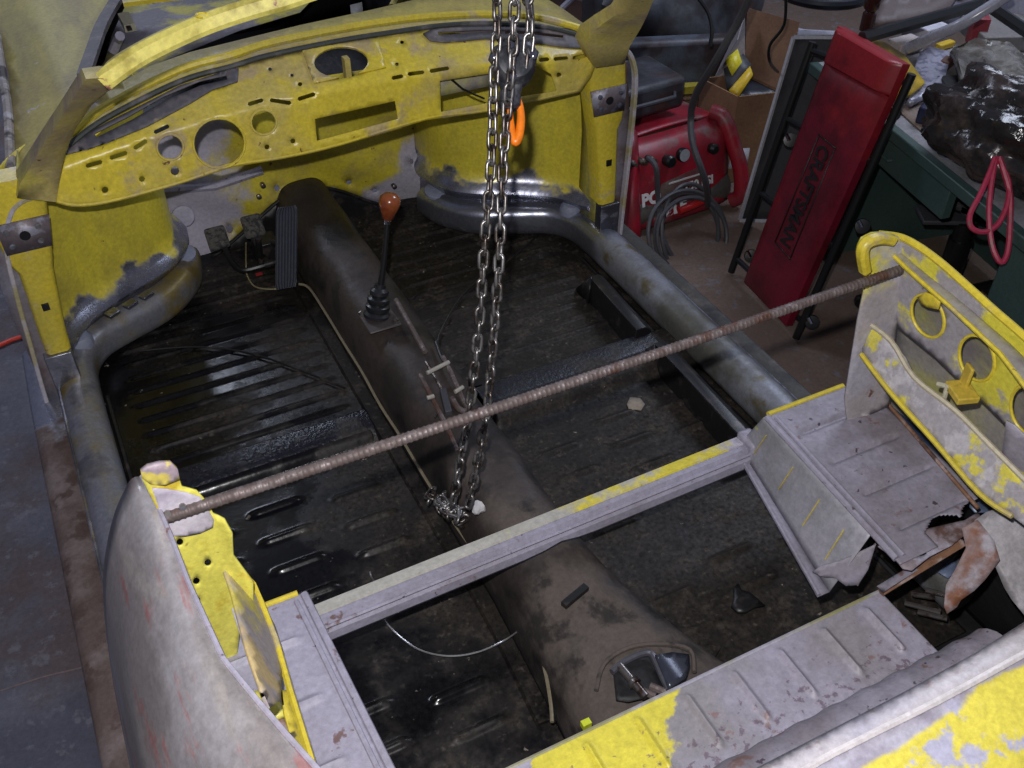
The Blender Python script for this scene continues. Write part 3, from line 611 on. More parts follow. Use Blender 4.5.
strut = px('diagonal_strut', so, lambda u, v: SP(u, v)+V((0, 0, 0)), primer_strut, car, step=7, thick=.004, label='right diagonal strut of sanded primer and yellow')
for e in ([(866, 322), (892, 342), (915, 378), (957, 412), (1000, 455), (1040, 495)], [(862, 355), (892, 394), (935, 442), (980, 494), (1013, 517)]):
    b = nb(); tube(b, catmull([SP(u, v)+V((-.003, 0, .003)) for u, v in e], 4), .0042, 6); obj('strut_flange', b, yellow if e[0][0] == 862 else mat('flange_beige', (.5, .45, .33), .5), strut)
# left diagonal strut (seen almost on edge)
px('diagonal_strut', [(217, 546), (223, 545), (238, 565), (262, 600), (275, 625), (283, 650), (281, 700), (270, 708), (262, 690), (248, 650), (232, 590)], plane((-.515, .8, .48), V((1, 0, .35))), mat('left_strut_paint', (.36, .32, .32), .5, 0, [dict(c=(.55, .42, .2), s=9, t=.55, w=.06), dict(c=(.60, .52, .1), s=5, t=.6, w=.05)]), car, step=6, thick=.004, label='left diagonal strut, grey with yellow edge')
b = nb(); tube(b, [PP(u, v, (-.513, .8, .48), V((1, 0, .35))) for u, v in [(219, 545), (236, 566), (253, 584), (262, 604), (276, 640), (290, 690), (312, 762)]], .0045, 6); obj('strut_edge', b, yellow, car)
b = nb(); sweep(b, [P(228, 588, z=.42), P(245, 640, z=.385), P(266, 697, z=.35)], [(-.004, -.01), (-.004, .01), (.004, .01), (.004, -.01)]); obj('strut_rib', b, primer, car)
px('strut_bracket', [(234, 694), (246, 692), (260, 690), (266, 706), (280, 700), (284, 714), (268, 720), (258, 724), (248, 712)], plz(.345), mat('bright_yellow', (.78, .72, .14), .4, 0, [dict(c=(.4, .36, .4), s=20, t=.6, w=.05)]), car, step=5, thick=.012, label='bright yellow strut bracket')
px('strut_tail', [(282, 690), (290, 690), (314, 766), (300, 766), (285, 712)], plane((-.49, .6, .33), V((1, -.2, .6))), yellow, car, step=6, thick=.003)
px('strut_web', [(272, 716), (284, 712), (302, 768), (290, 768)], plane((-.5, .6, .32), V((.2, -.1, 1))), rustbrown, car, step=6, thick=.003)

# --- parcel boxes left and right with pressed ribs
for s in (-1, 1):
    z = .316; y1 = .930; y0 = .575 if s > 0 else .50
    b = nb()
    def top(a, t):
        x = .420+(.26 if s < 0 else .215)*a; y = y0+(y1-y0)*t
        x -= .02*(1-t) if s > 0 else .014*(1-t)
        zz = z
        for yc in ((.87, .79, .71, .63) if s > 0 else (.855, .755, .655, .555)):
            e = min(1, max(0, (x-.445)/.012))*min(1, max(0, (.60-x)/.012))
            zz -= .008*math.exp(-((y-yc)/.005)**2)*e*(-1 if s < 0 else 1)
        return V((s*x, y, zz))
    grid(b, top, 36, 110, keep=(lambda a, t: not (t < .08+.10*abs(sin(a*9))*.5 and a > .35)) if s > 0 else None)
    bx = obj('parcel_box', b, primer_dirty if s > 0 else primer, car, thick=.002)
    # double bead along the inner edge
    b = nb(); tube(b, [V((s*(.422), y1-.004, z+.001)), V((s*(.402), y0+.01, z+.001))], .006, 8); obj('edge_bead', b, primer, bx)
    b = nb(); tube(b, [V((s*(.436), y1-.01, z+.001)), V((s*(.416), y0+.01, z+.001))], .004, 8); obj('edge_bead', b, primer, bx)
    # front face with yellow flange
    b = nb(); grid(b, lambda a, t: V((s*(.42+.26*a), y1+.03*t, z-.14*t)), 8, 4); obj('box_front', b, primer, bx, thick=.002)
    b = nb(); tube(b, [V((s*.430, y1+.003, z-.001)), V((s*.60, y1+.003, z-.001))], .005, 8); obj('front_flange', b, yellow, bx)
    # sloping inner side
    b = nb(); i0 = .640 if s > 0 else y0
    def side(a, t):
        y = i0+(y1-i0)*a; xt = .420-.02*(1-(y-y0)/(y1-y0)); xb = .436-.26*(.98-y-(.0))*.9 if s > 0 else xt-.006
        xb = .352+(.436-.352)*(y-.64)/(.345) if s > 0 else xt-.006
        zz = z-(z-.2)*t; dz = 0; yy = y+.05*t*(y-i0)/(y1-i0)
        bump_ = 0
        for yc in (.86, .79, .72, .66): bump_ += .004*math.exp(-((y-yc-.02*t)/.006)**2)*sin(pi*t)
        return V((s*(xt+(xb-xt)*t-(bump_ if s > 0 else 0)), yy, zz))
    grid(b, side, 60, 8); obj('box_side', b, mat('side_primer', (.25, .25, .27), .5, 0, [dict(c=(.33, .32, .36), s=5, t=.5, w=.1), dict(c=(.5, .48, .15), s=18, t=.68, w=.03)]) if s > 0 else primer, bx, thick=.002)
    if s > 0:
        b = nb(); grid(b, lambda a, t: V((.436-.084*(1-a)-.026*t, .64+.345*a+0*t, .2+.004*t)), 20, 2); obj('side_flange', b, primer, bx, thick=.004)
        b = nb(); tube(b, [V((.41, .975, .206)), V((.328, .64, .206))], .0035, 6); obj('flange_lip', b, primer, bx)
        for yc in (.90, .82, .745, .68):
            bb = nb(); tube(bb, [side((yc-i0)/(y1-i0), .25)+V((-.003, 0, .002)), side((yc-i0)/(y1-i0)-.02, .75)+V((-.003, 0, .002))], .0014, 5); obj('paint_scratch', bb, mustard, bx)
        # torn end
        px('torn_edge', [(812, 572), (821, 566), (842, 560), (876, 544), (868, 570), (858, 585), (846, 586), (835, 578), (824, 577)], plane((.38, .63, .25), V((-.75, -.6, .5))), primer_dirty, bx, step=4)
        px('torn_edge', [(876, 543), (880, 541), (868, 572), (858, 586), (862, 560)], plane((.38, .625, .25), V((.5, -1, .5))), rustbrown, bx, step=4)
        px('torn_edge', [(878, 546), (900, 536), (930, 528), (965, 520), (978, 512), (985, 522), (966, 534), (952, 545), (930, 556), (912, 570), (903, 568), (893, 556)], plz(.312), mat('rust_primer_mix', (.24, .20, .22), .7, 0, [dict(c=(.10, .055, .045), s=12, t=.48, w=.05), dict(c=(.38, .36, .44), s=10, t=.57, w=.04)], (.2, 60)), bx, [circ(919, 551, 8, 5, .1, 14), circ(900, 553, 4, 2.5, 1, 8)], 4, .003)
# blue inner skin beside the right box, rust edge
px('inner_sill_skin', [(874, 400), (884, 398), (905, 402), (1000, 500), (992, 512), (975, 512)], plz(.25), blueskin, car, step=10, thick=.003)
b = nb(); tube(b, [P(888, 404, z=.32), P(978, 508, z=.32)], .0035, 6); obj('rust_edge', b, rustbrown, car)
# --- seat cross rail
RL = V((-.405, .945, .215)); RR = V((.43, .955, .215))
b = nb(); path = [RL.lerp(RR, k/24) for k in range(25)]
def rsec(t):
    dent = .010*math.exp(-((t-.50)/.035)**2)
    return [(-.022, .010), (.010, .014), (.016, .004), (.024+.000, -.004), (.026, -.020+dent), (.018, -.034+dent*1.6), (.012, -.034+dent), (.012, -.012), (-.022, -.004)]
sweep(b, path, rsec); rail = obj('cross_rail', b, primer, car, ang=25, label='seat cross rail of dented grey primer')
b = nb(); sweep(b, path, [(-.0240, .0060), (-.0240, .0125), (-.010, .0155), (-.003, .0162), (-.001, .0130)]); obj('top_flange', b, mat('worn_yellow_flange', (.66, .56, .05), .45, 0, [dict(c=(.42, .41, .36), s=14, na=.5, t=0, w=.04, b=(-.32, 0, 0, -.20)), dict(c=(.40, .38, .44), s=9, na=.5, t=0, w=.02, b=(1.2, 0, 0, -.70)), dict(c=RUST, s=46, t=.68, w=.02)], (.04, 60)), rail, label='yellow top flange')
b = nb(); tube(b, [p+V((0, -.019, .006)) for p in path], .0035, 6); obj('rail_bead', b, primer, rail)
b = nb(); box(b, V((.425, .955, .22)), (.03, .05, .045)); obj('rail_end_joint', b, primer, rail, bevel=.006)
# --- rear shelf with pressed ribs
SZ = .25
fe = [P(u, v, z=SZ) for u, v in ((430, 808), (510, 768), (669, 692), (880, 591))]
A0 = P(430, 806, z=SZ); A1 = P(880, 591, z=SZ); B1 = P(933, 656, z=SZ); yF = (A0.y+A1.y)/2; dep = yF-B1.y
b = nb()
xr1 = A1.x
def shf(a, t):
    x = -.42+(xr1+.42)*a; y = yF-dep*t; zz = SZ
    for xc in [xr1-.045-.082*k for k in range(9)]:
        e = min(1, max(0, (t-.10)/.06))*min(1, max(0, (.84-t)/.08)); zz += .008*math.exp(-((x-xc)/.0055)**2)*e
    return V((x, y, zz))
grid(b, shf, 330, 26); obj('rear_shelf', b, shelf_mat, car, thick=.003, label='rear shelf with pressed ribs, grey primer and yellow')
b = nb(); tube(b, [V((-.42, yF, SZ-.003)), V((xr1, yF, SZ-.003))], .004, 8); obj('shelf_lip', b, mat('lip_olive', (.28, .27, .12), .5, 0, [dict(c=(.35, .34, .4), s=8, t=.5, w=.1)]), car)
b = nb(); grid(b, lambda a, t: V((-.42+(xr1+.42)*a, yF+.004-.0*t, SZ-.002-.10*t)), 10, 3); obj('shelf_front_drop', b, primer_dirty, car, thick=.002)
b = nb(); pth = [V((-.42+(.88)*k/180, yF-dep-.050, SZ-.012)) for k in range(181)]
tube(b, pth, lambda t: .055+.0014*max(-.6, sin(t*95)), 20); obj('rolled_cross_tube', b, primer_dirty, car, label='rolled grey tube behind the shelf')
# rear deck lip and panel
px('rear_deck_lip', [(1060, 600), (1024, 622), (975, 653), (900, 694), (760, 766), (600, 850), (440, 935), (490, 960), (640, 880), (800, 775), (860, 742), (940, 702), (1024, 656), (1060, 636)], surf(lambda p: p.z-(.45-.9*max(0, p.y-.355))), deck_mat, car, step=10, thick=.006, label='pale rear deck lip')
b = nb(); tube(b, catmull([P(u, v, z=.456) for u, v in [(1060, 634), (1024, 654), (940, 700), (860, 740), (800, 773), (640, 878), (490, 958)]], 4), .0045, 6); obj('deck_seam', b, mat('seam_pale', (.7, .66, .66), .4), car)
px('rear_deck', [(1060, 632), (1024, 656), (940, 702), (860, 742), (800, 775), (640, 880), (490, 960), (600, 1030), (900, 930), (1100, 800)], surf(lambda p: p.z-(.452-.25*max(0, .33-p.y)-.9*max(0, .33-p.y)**2)), mat('rear_deck_mix', (.50, .48, .56), .4, 0, [
    dict(c=(.36, .33, .40), s=12, t=.56, w=.08), dict(c=(.80, .70, .10), s=6, na=.05, t=0, w=.003, b=(.05, -1, 0, .284)), dict(c=(.50, .49, .62), s=7, t=.585, w=.02)], (.02, 50)), car, step=12, thick=.006, label='rear deck panel, pale primer and yellow')
# torn strip, torn sheet, inner arch, dark well
b = nb(); e1 = P(881, 592, z=.262); e2 = P(962, 543, z=.30); tube(b, [e1, e2], .0075, 6); obj('torn_strip', b, rustbrown, car, label='rust brown torn flange strip')
px('torn_strip_top', [(877, 586), (960, 536), (964, 541), (883, 592)], plz(.285), primer_dirty, car, step=6)
px('torn_sheet', [(962, 528), (978, 520), (994, 540), (1000, 560), (985, 580), (974, 591), (961, 600), (957, 607), (947, 614), (944, 606), (946, 585), (955, 570), (966, 548)], plane((.5, .5, .25), V((-.6, -.6, .6))), mat('torn_sheet_mat', (.24, .18, .18), .6, 0, [dict(c=(.20, .08, .04), s=10, t=.5, w=.06), dict(c=(.34, .32, .36), s=8, t=.56, w=.05)], (.2, 40)), car, step=6, label='rusty torn sheet hanging by the arch')
def arch(u, v):
    r_ = surf(lambda p: ((p-V((.60, .42, .12))).length-.19) if True else 0); return r_(u, v)
px('inner_wheel_arch', [(967, 533), (975, 520), (986, 512), (1005, 506), (1045, 500), (1080, 640), (1030, 622), (1012, 600), (1004, 587), (996, 568), (984, 545)], plane((.56, .5, .28), V((-.55, -.35, .75))), mat('arch_grey', (.14, .13, .13), .55, .1, [dict(c=(.27, .26, .28), s=6, t=.52, w=.08), dict(c=(.12, .09, .08), s=9, t=.60, w=.04)], (.2, 20)), car, step=8, thick=.004, label='grey inner wheel arch skin')
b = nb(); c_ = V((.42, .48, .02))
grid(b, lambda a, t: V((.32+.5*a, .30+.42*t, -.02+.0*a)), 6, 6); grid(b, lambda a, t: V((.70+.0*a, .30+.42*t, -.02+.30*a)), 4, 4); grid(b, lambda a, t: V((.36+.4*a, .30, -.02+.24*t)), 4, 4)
obj('wheel_well_floor', b, voidm, car, thick=.003, label='wheel well with its shade in the black colour')  # black sheets paint in the darkness of the void
px('blue_scrap', [(938, 572), (946, 562), (957, 556), (956, 572), (948, 578)], plz(.10), mat('blue_grey_scrap', (.13, .17, .27), .5), car, step=6)
for (u, v, l) in ((905, 603, .05), (918, 612, .04), (912, 594, .03), (926, 590, .05)):
    b = nb(); p = P(u, v, z=.05); tube(b, [p, p+V((l*.6, -l, .015))], .005, 8); obj('oily_rod', b, gearsteel, car)

# ================================================================== FLOOR PAN
pan = thing('floor_pan', 'oily black ribbed floor pan with centre tunnel, lying under the yellow body shell', 'floor pan', (0, 1.5, -.01))
def gz(d, w): return math.exp(-(d/w)**2)
def panh(x, y, s):
    z = 0.0; ax = abs(x)
    e = min(1, max(0, (ax-.135)/.02))*min(1, max(0, (.575-ax)/.02))
    if y > 1.60:
        k = (y-1.63)/.052; f = abs(k-round(k))*.052
        if 1.62 < y < 2.27: z += .0060*gz(f, .0056)*e
        if abs(ax-.36) < .004 and s < 0: z += .0
    elif y > 1.44 and s < 0 or y > 1.36 and s > 0:
        yc = 1.53 if s < 0 else 1.47; wd = .045 if s < 0 else .06
        q = 1/(1+math.exp(-((y-(yc-wd))/.006)))*1/(1+math.exp(((y-(yc+wd))/.006))); z += .032*q*min(1, max(0, (ax-.12)/.01))
    else:
        for k, yc in enumerate((1.37, 1.29, 1.21, 1.13, 1.05, .86, .78)):
            for j, (x0, x1) in enumerate(((.16, .27), (.32, .43), (.47, .57))):
                yy = yc + (.035 if j == 1 else 0)+(.01 if j == 2 else 0); ee = min(1, max(0, (ax-x0)/.015))*min(1, max(0, (x1-ax)/.015)); z += .0080*gz(y-yy, .0070)*ee
    if y > 2.31: z += min(1, (y-2.31)/.09)**1.5*.018
    return z
for s in (-1, 1):
    b = nb(); NX, NY = 70, 660
    def pf(a, t): 
        ax = .085+.565*a; y = .56+1.84*t; return V((s*ax, y, panh(s*ax, y, s)))
    grid(b, pf, NX, NY, keep=lambda a, t: not (a > .45+.0 and t > .93 and False))
    ph = obj('pan_half', b, pan_mat, pan, thick=.002, label='left half of the ribbed black pan' if s < 0 else 'right half of the ribbed black pan')
    # diagonal crease wire-like beads
    q = [(140, 351), (200, 347), (260, 356), (345, 388)] if s < 0 else [(552, 222), (513, 257), (467, 290), (443, 327), (437, 345)]
    bb = nb(); tube(bb, catmull([P(u, v, z=.009) for u, v in q], 6), .0026, 6); obj('brake_line', bb, blackm, ph)
    bb = nb(); tube(bb, [V((s*.622, 1.9, .004)), V((s*.622, .7, .004))], .006, 6); obj('edge_bead', bb, blackm, ph)
# raised seat cross members
for s_, yc, hh in ((-1, 1.525, .038), (1, 1.47, .046)):
    b = nb(); sweep(b, [V((s_*x, yc, 0)) for x in ((.12, .58) if s_ > 0 else (.58, .12))], [(-.062, -.002), (-.040, hh), (.012, hh), (.018, hh-.002), (.060, .001), (.062, -.004)])
    cm = obj('seat_cross_member', b, mat('glossy_black_member' if s_ < 0 else 'dull_black_member', (.012, .013, .020), .24 if s_ < 0 else .4, .1, [dict(c=(.03, .025, .02), r=.6, s=9, t=.6, w=.08)], (.22, 120), grit=.5), pan, bevel=.006)
# seat rails on right side
for s, segs in ((1, ((1.74, 1.50), (1.44, 1.10))),):
    for (ya, yb) in segs:
        b = nb(); sweep(b, [V((s*.565, ya, .015)), V((s*.555, yb, .015))], [(-.022, -.015), (-.022, .045), (-.008, .055), (.018, .055), (.022, .0), (.022, -.015)]); sr = obj('seat_rail', b, blackm, pan, bevel=.002)
        b = nb(); vs = [b.verts.new(p) for p in (V((s*.535, ya+.05, .0)), V((s*.535, ya-.02, .0)), V((s*.545, ya-.01, .075)))]; b.faces.new(vs); obj('gusset', b, blackm, sr, thick=.006)
b = nb()
for k in range(2): box(b, V((.13, 1.53-.05*k, .03)), (.02, .03, .03))
obj('seat_catch', b, blackm, pan)
# toe board (black arched panel behind the tunnel)
px('toe_board', [(204, 263), (222, 250), (252, 224), (277, 202), (300, 187.5), (335, 189.5), (377, 203.5), (410, 207), (412, 222), (345, 236), (270, 262), (205, 272)], ply(2.365), blackm, pan, step=8, thick=.004)
b = nb(); tube(b, catmull([P(u, v, y=2.36) for u, v in [(202, 263), (222, 250), (252, 224), (277, 202), (300, 187.5), (335, 189.5), (377, 203.5), (408, 207)]], 5), .005, 8); obj('toe_board_rim', b, blackm, pan)
# tunnel
def tun(a, t):
    y = .58+1.80*t; k = max(0, (1.0-y)/.42); w_ = .088+(.15*k**1.4 if cos(pi*a) > 0 else .02*k); h = .165+.03*min(1, max(0, (2.3-y)/1.0))*0+(.0 if y < 1.9 else 0)
    h = .160+.012*sin(min(1, max(0, (y-.8)/.6))*pi) ; h *= 1-.25*k
    an = pi*a; cx = cos(an); sx = sin(an)
    x = w_*(abs(cx)**.62)*(1 if cx > 0 else -1); z = h*(abs(sx)**.72)
    n_ = .003*sin(y*31+a*9)*sin(a*pi)
    return V((x+.004, y, z+n_-.002))
b = nb(); grid(b, tun, 36, 100); tn = obj('tunnel', b, tunnel_mat, pan, thick=.003, label='brown dusty centre tunnel')
b = nb(); sweep(b, catmull([V((-.100, y, .012)) for y in (2.25, 1.9, 1.5, 1.15)]+[V((-.100, .95, .012)), V((-.112, .74, .012))], 6), [(-.016, -.01), (-.016, -.004), (.012, -.001), (.016, -.01)]); obj('tunnel_flange', b, pan_mat, tn)
b = nb(); sweep(b, catmull([V((.108, y, .012)) for y in (2.25, 1.9, 1.5, 1.15)]+[V((.112, .98, .012)), V((.17, .82, .012)), V((.22, .72, .012))], 6), [(-.014, -.01), (-.014, -.004), (.012, -.001), (.014, -.01)]); obj('tunnel_flange', b, pan_mat, tn)
for (u, v, c_, r_) in ((437, 587, (.10, .08, .07), 4),):
    b = nb(); box(b, P(575, 596, z=.15), (.055, .012, .01), Matrix.Rotation(.3, 3, 'Z')); obj('cover_clip', b, blackm, tn)
# rear tunnel access opening with coupling rod
hc_ = P(640, 668, z=.125)
b = nb(); 
tube(b, catmull([P(u, v, z=.14) for u, v in [(596, 690), (604, 664), (628, 648), (660, 644), (690, 650), (694, 672)]], 4), .004, 6); obj('access_flange_bead', b, tunnel_mat, pan)
b = nb(); tube(b, catmull([P(u, v, z=.16) for u, v in [(612, 672), (622, 663), (638, 655), (650, 653), (656, 662), (662, 676), (669, 690)]], 5), .0055, 8); obj('access_hole_rim', b, mat('rim_steel', (.12, .12, .14), .3, .5), pan)
px('access_cover', [(655, 655), (672, 652), (689, 654), (690, 666), (686, 678), (672, 687), (668, 690), (662, 672)], surf(lambda p: p.z-(.15+.02*sin((p.x)*30))), mat('cover_steel', (.05, .055, .075), .25, .4), pan, step=5, thick=.004)
px('access_opening', [(613, 672), (622, 664), (638, 656), (649, 656), (654, 664), (667, 690), (650, 697), (628, 702), (616, 700)], plz(.148), voidm, pan, step=6, thick=.002)  # black sheet laid on as the dark inside of the hole
b = nb(); p0 = P(620, 666, z=.163); p1 = P(646, 697, z=.163); tube(b, [p0, p0.lerp(p1, .45), p0.lerp(p1, .5), p0.lerp(p1, .6), p0.lerp(p1, .62), p1], [.007, .007, .010, .011, .007, .007], 12); obj('gear_coupling', b, gearsteel, pan, label='shiny steel gear rod coupling')
for (u, v) in ((640, 690), (650, 686)):
    b = nb(); p0 = P(u, v, z=.162); tube(b, [p0, p0+V((.015, -.02, 0))], .006, 8); obj('coupling_bolt', b, rust, pan)
b = nb(); box(b, P(526+60, 724, z=.16), (.014, .010, .012)); obj('yellow_tag', b, mat('tag_green_yellow', (.55, .62, .03), .4), pan)
px('torn_mat_scrap', [(733, 588), (738, 583), (742, 590), (750, 592), (765, 605), (755, 607), (746, 612), (738, 612), (731, 606), (734, 598)], plz(.012), blackm, pan, step=6, thick=.005)
px('sound_deadening_scrap', [(627, 404), (630, 397), (640, 398), (645, 404), (641, 410), (634, 409), (630, 412)], plz(.006), mat('tan_scrap', (.26, .22, .17), .9), pan, step=4, thick=.003)
# gear lever
gb = P(377, 318, z=.165); kn = P(389, 207, y=gb.y+.04)
px_pl = nb(); box(px_pl, gb+V((.002, -.01, .004)), (.075, .085, .006)); gp = obj('gear_lever_plate', px_pl, mat('lever_plate', (.05, .042, .04), .5), pan, bevel=.006)
for dx, dy in ((-.028, .02), (.03, -.038)):
    b = nb(); lathe(b, [(.007, 0), (.007, .006), (.003, .008)], gb+V((dx, dy, .007)), n=6); obj('bolt', b, gearsteel, gp)
lev = (kn-gb)
b = nb(); lathe(b, [(.030, 0), (.030, .006), (.024, .012), (.027, .018), (.027, .026), (.021, .030), (.025, .035), (.025, .044), (.017, .048), (.021, .054), (.020, .062), (.013, .068), (.012, .076)], gb+V((0, 0, .006)), lev, 24); obj('rubber_boot', b, mat('boot_rubber', (.014, .015, .018), .35), pan)
b = nb(); tube(b, [gb+lev*.20, gb+lev*.55+V((.002, 0, 0)), gb+lev*.93], [.0075, .0065, .005], 10); obj('gear_lever', b, blackm, pan)
b = nb(); lathe(b, [(.006, -.026), (.011, -.022), (.0145, -.012), (.0215, .004), (.0235, .014), (.0215, .025), (.013, .033), (.001, .0345)], kn-lev.normalized()*.004, lev, 24); kb = obj('gear_knob', b, wood, pan, label='glossy reddish-brown wooden gear knob')
b = nb(); lathe(b, [(.007, -.034), (.008, -.026), (.006, -.024)], kn-lev.normalized()*.004, lev, 14); obj('knob_collar', b, chrome, kb)
# handbrake remains and heater levers
tz = .17
for pts, r_, m_ in (([(420, 375), (433, 400), (446, 425), (458, 452)], .005, rust), ([(443, 357), (452, 375), (462, 398), (470, 412)], .0055, rust), ([(426, 362), (438, 382), (447, 400)], .0035, gearsteel), ([(436, 342), (441, 356), (447, 366)], .004, blackm), ([(452, 398), (458, 408), (466, 412)], .006, rust), ([(396, 300), (410, 325), (425, 352)], .006, rust)):
    b = nb(); tube(b, catmull([P(u, v, z=tz) for u, v in pts], 3), r_, 8); obj('handbrake_rod', b, m_, pan)
for a_, c_ in (((427, 373), (449, 362)), ((427, 398), (434, 396)), ((455, 392), (463, 387))):
    b = nb(); tube(b, [P(*a_, z=tz+.015), P(*c_, z=tz+.015)], .0045, 8); obj('clevis_pin', b, mat('pale_pin', (.35, .33, .29), .5), pan)
b = nb(); box(b, P(446, 405, z=.16), (.014, .07, .03), Matrix.Rotation(-.25, 3, 'Z')); obj('handbrake_bracket', b, rubber, pan, bevel=.002)
b = nb(); tube(b, catmull([P(u, v, z=.165) for u, v in [(435, 418), (440, 414), (446, 420), (442, 424)]], 4), .002, 6); obj('spring_clip', b, chrome, pan)
# pedals
b = nb(); ptop = P(287, 207, z=.20); pbot = P(286, 288, z=.035); pv = pbot-ptop
def acc(a, t):
    wd = .027*(1.0 if t < .92 else 1-(t-.92)*2) if t > .06 else .027*(.75+t*4)
    p = ptop.lerp(pbot, t); return p+V((1, -.05, 0))*((a-.5)*2*wd)+V((0, -.004*abs(sin(a*pi*7)), .003*abs(sin(a*pi*7))))
grid(b, acc, 42, 24); obj('accelerator_pedal', b, mat('pedal_blue_grey', (.055, .06, .08), .5), pan, thick=.008, label='long ribbed accelerator pedal')
for (u, v, pvz) in ((217, 238, .15), (253, 226, .16)):
    c_ = P(u, v, z=pvz); b = nb(); nrm = V((0, -.75, .66)); ex = V((1, 0, 0)); ey = V((0, .66, .75)).normalized()
    Rm = Matrix((ex, ey, nrm.normalized())).transposed(); box(b, c_, (.052, .058, .014), Rm); pd = obj('pedal_pad', b, pedalpad, pan, bevel=.008)
    for i in range(4):
        for j in range(4):
            bb = nb(); box(bb, c_+Rm @ V((-.017+.0113*i, -.019+.0127*j, .008)), (.007, .008, .003), Rm); obj('tread_block', bb, pedalpad, pd)
b = nb(); tube(b, catmull([P(225, 248, z=.14), P(232, 262, z=.10), P(243, 270, z=.07), P(262, 266, z=.07), P(275, 262, z=.07)], 5), .007, 8); lathe(b, [(.011, -.01), (.011, .012)], P(268, 264, z=.07), V((1, 0, 0)), 12); obj('clutch_pedal_arm', b, blackm, pan)
b = nb(); tube(b, [P(258, 238, z=.15), P(260, 255, z=.09), P(268, 260, z=.06)], .008, 8); obj('brake_pedal_arm', b, blackm, pan)
b = nb(); box(b, P(266, 248, z=.07), (.06, .06, .06)); tube(b, [P(272, 242, z=.10), P(280, 246, z=.10)], .008, 8); obj('pedal_cluster', b, blackm, pan, bevel=.006)
b = nb(); tube(b, catmull([P(246, 243, z=.12), P(246, 262, z=.05), P(247, 275, z=.02), P(254, 286, z=.012), P(266, 289, z=.012), P(282, 288.5, z=.012)], 5), .0022, 6); obj('brass_wire', b, mat('brass', (.45, .40, .22), .35, .7), pan)
b = nb(); box(b, P(259, 274, z=.012), (.018, .008, .004)); obj('red_scrap', b, mat('dull_red', (.3, .02, .02), .5), pan)
# cables along the tunnel and loose wire
b = nb(); tube(b, catmull([P(u, v, z=zz+.022) for u, v, zz in [(299, 284, .02), (309, 288, .02), (325, 312, .02), (345, 345, .02), (362, 372, .02), (380, 405, .02), (400, 436, .02), (425, 478, .02), (450, 517, .025), (475, 553, .025), (497, 582, .03), (520, 612, .04), (538, 645, .05), (546, 675, .05), (551, 705, .05), (552, 722, .05)]], 4), .0033, 6)
obj('control_cable', b, cream, pan, label='cream control cable running along the tunnel foot')
b = nb(); tube(b, catmull([P(u, v, z=.03) for u, v in [(545, 640), (553, 670), (556, 700), (553, 722)]], 4), .004, 6); obj('rubber_cable', b, blackm, pan)
b = nb(); tube(b, catmull([P(u, v, z=zz) for u, v, zz in [(370, 572, .12), (371, 576, .12), (374, 583, .1), (376, 600, .07), (383, 618, .05), (398, 635, .03), (420, 650, .02), (448, 656, .02), (478, 652, .02), (505, 640, .025), (522, 628, .06)]], 5), .0016, 6)
wr = tag(obj('loose_wire', b, silverwire), 'thin silver wire looping over the pan behind the cross rail', 'wire')

# ================================================================== REBAR
a_ = P(163, 518, z=.622); c_ = P(901, 270, z=.622); a_ = V((a_.x, .866, .622)); c_ = V((c_.x, .866, .622))
b = nb(); Lb = (c_-a_).length; n = 900
pts = [a_.lerp(c_, k/n) for k in range(n+1)]
sag = lambda t: V((0, 0, -.004*sin(pi*t)))
tube(b, [p+sag(k/n) for k, p in enumerate(pts)], [.0072+.0009*max(0, sin(k*Lb/n/.0072*2*pi)) for k in range(n+1)], 10)
rb = tag(obj('rebar', b, rust), 'rusty ribbed steel bar spanning the body between the two rear posts', 'steel bar')
b = nb()

# ================================================================== CHAIN FALL
hoist = thing('chain_hoist', 'dark iron chain hoist block with orange hook and long steel chains hanging above the pan', 'hoist', D(513, 70, 1.5))
def link_mesh():
    b = nb(); pts = []; Lh, Wr = .0085, .0066
    for k in range(16):
        t = 2*pi*k/16; pts.append(V((cos(t)*Wr, 0, sin(t)*Wr+(Lh if sin(t) > 0 else -Lh)*(1 if abs(sin(t)) > 1e-3 else 0))))
    pts = [V((cos(t)*Wr, 0, sin(t)*Wr+Lh)) for t in [pi*k/6 for k in range(7)]]+[V((cos(t)*Wr, 0, sin(t)*Wr-Lh)) for t in [pi+pi*k/6 for k in range(7)]]
    tube(b, pts, .0031, 6, closed=True); me = bpy.data.meshes.new('chain_link'); _recalc(b); b.to_mesh(me); b.free()
    me.materials.append(chain_mat); me.polygons.foreach_set('use_smooth', [True]*len(me.polygons)); return me
LM = link_mesh(); hb = wloc(hoist)
def put_link(p, d, roll, parent=hoist, sc=1):
    o = bpy.data.objects.new('chain_link', LM); COL.objects.link(o); o.parent = parent; o.location = V(p)-hb
    q = V((0, 0, 1)).rotation_difference(V(d).normalized()); from mathutils import Quaternion
    o.rotation_mode = 'QUATERNION'; o.rotation_quaternion = q @ Quaternion((0, 0, 1), roll); o.scale = (sc, sc, sc)
def strand(pxs, sc=1, r0=.4):
    pts = catmull([D(u, v, dd) for u, v, dd in pxs], 12); pitch = .0232*sc; acc = 0; last = pts[0]; k = 0; nxt = 0; tot = 0
    for a, c in zip(pts, pts[1:]):
        seg = (c-a).length
        while nxt <= tot+seg:
            t = (nxt-tot)/seg; put_link(a.lerp(c, t), c-a, r0+(pi/2 if k % 2 else 0)+random.uniform(-.15, .15), sc=sc); k += 1; nxt += pitch
        tot += seg
strand([(497, -6, 1.45), (497, 30, 1.46), (494, 80, 1.48), (491, 167, 1.51), (484, 250, 1.55), (479, 325, 1.59), (470, 405, 1.64), (461, 457, 1.69), (452, 508, 1.74)])
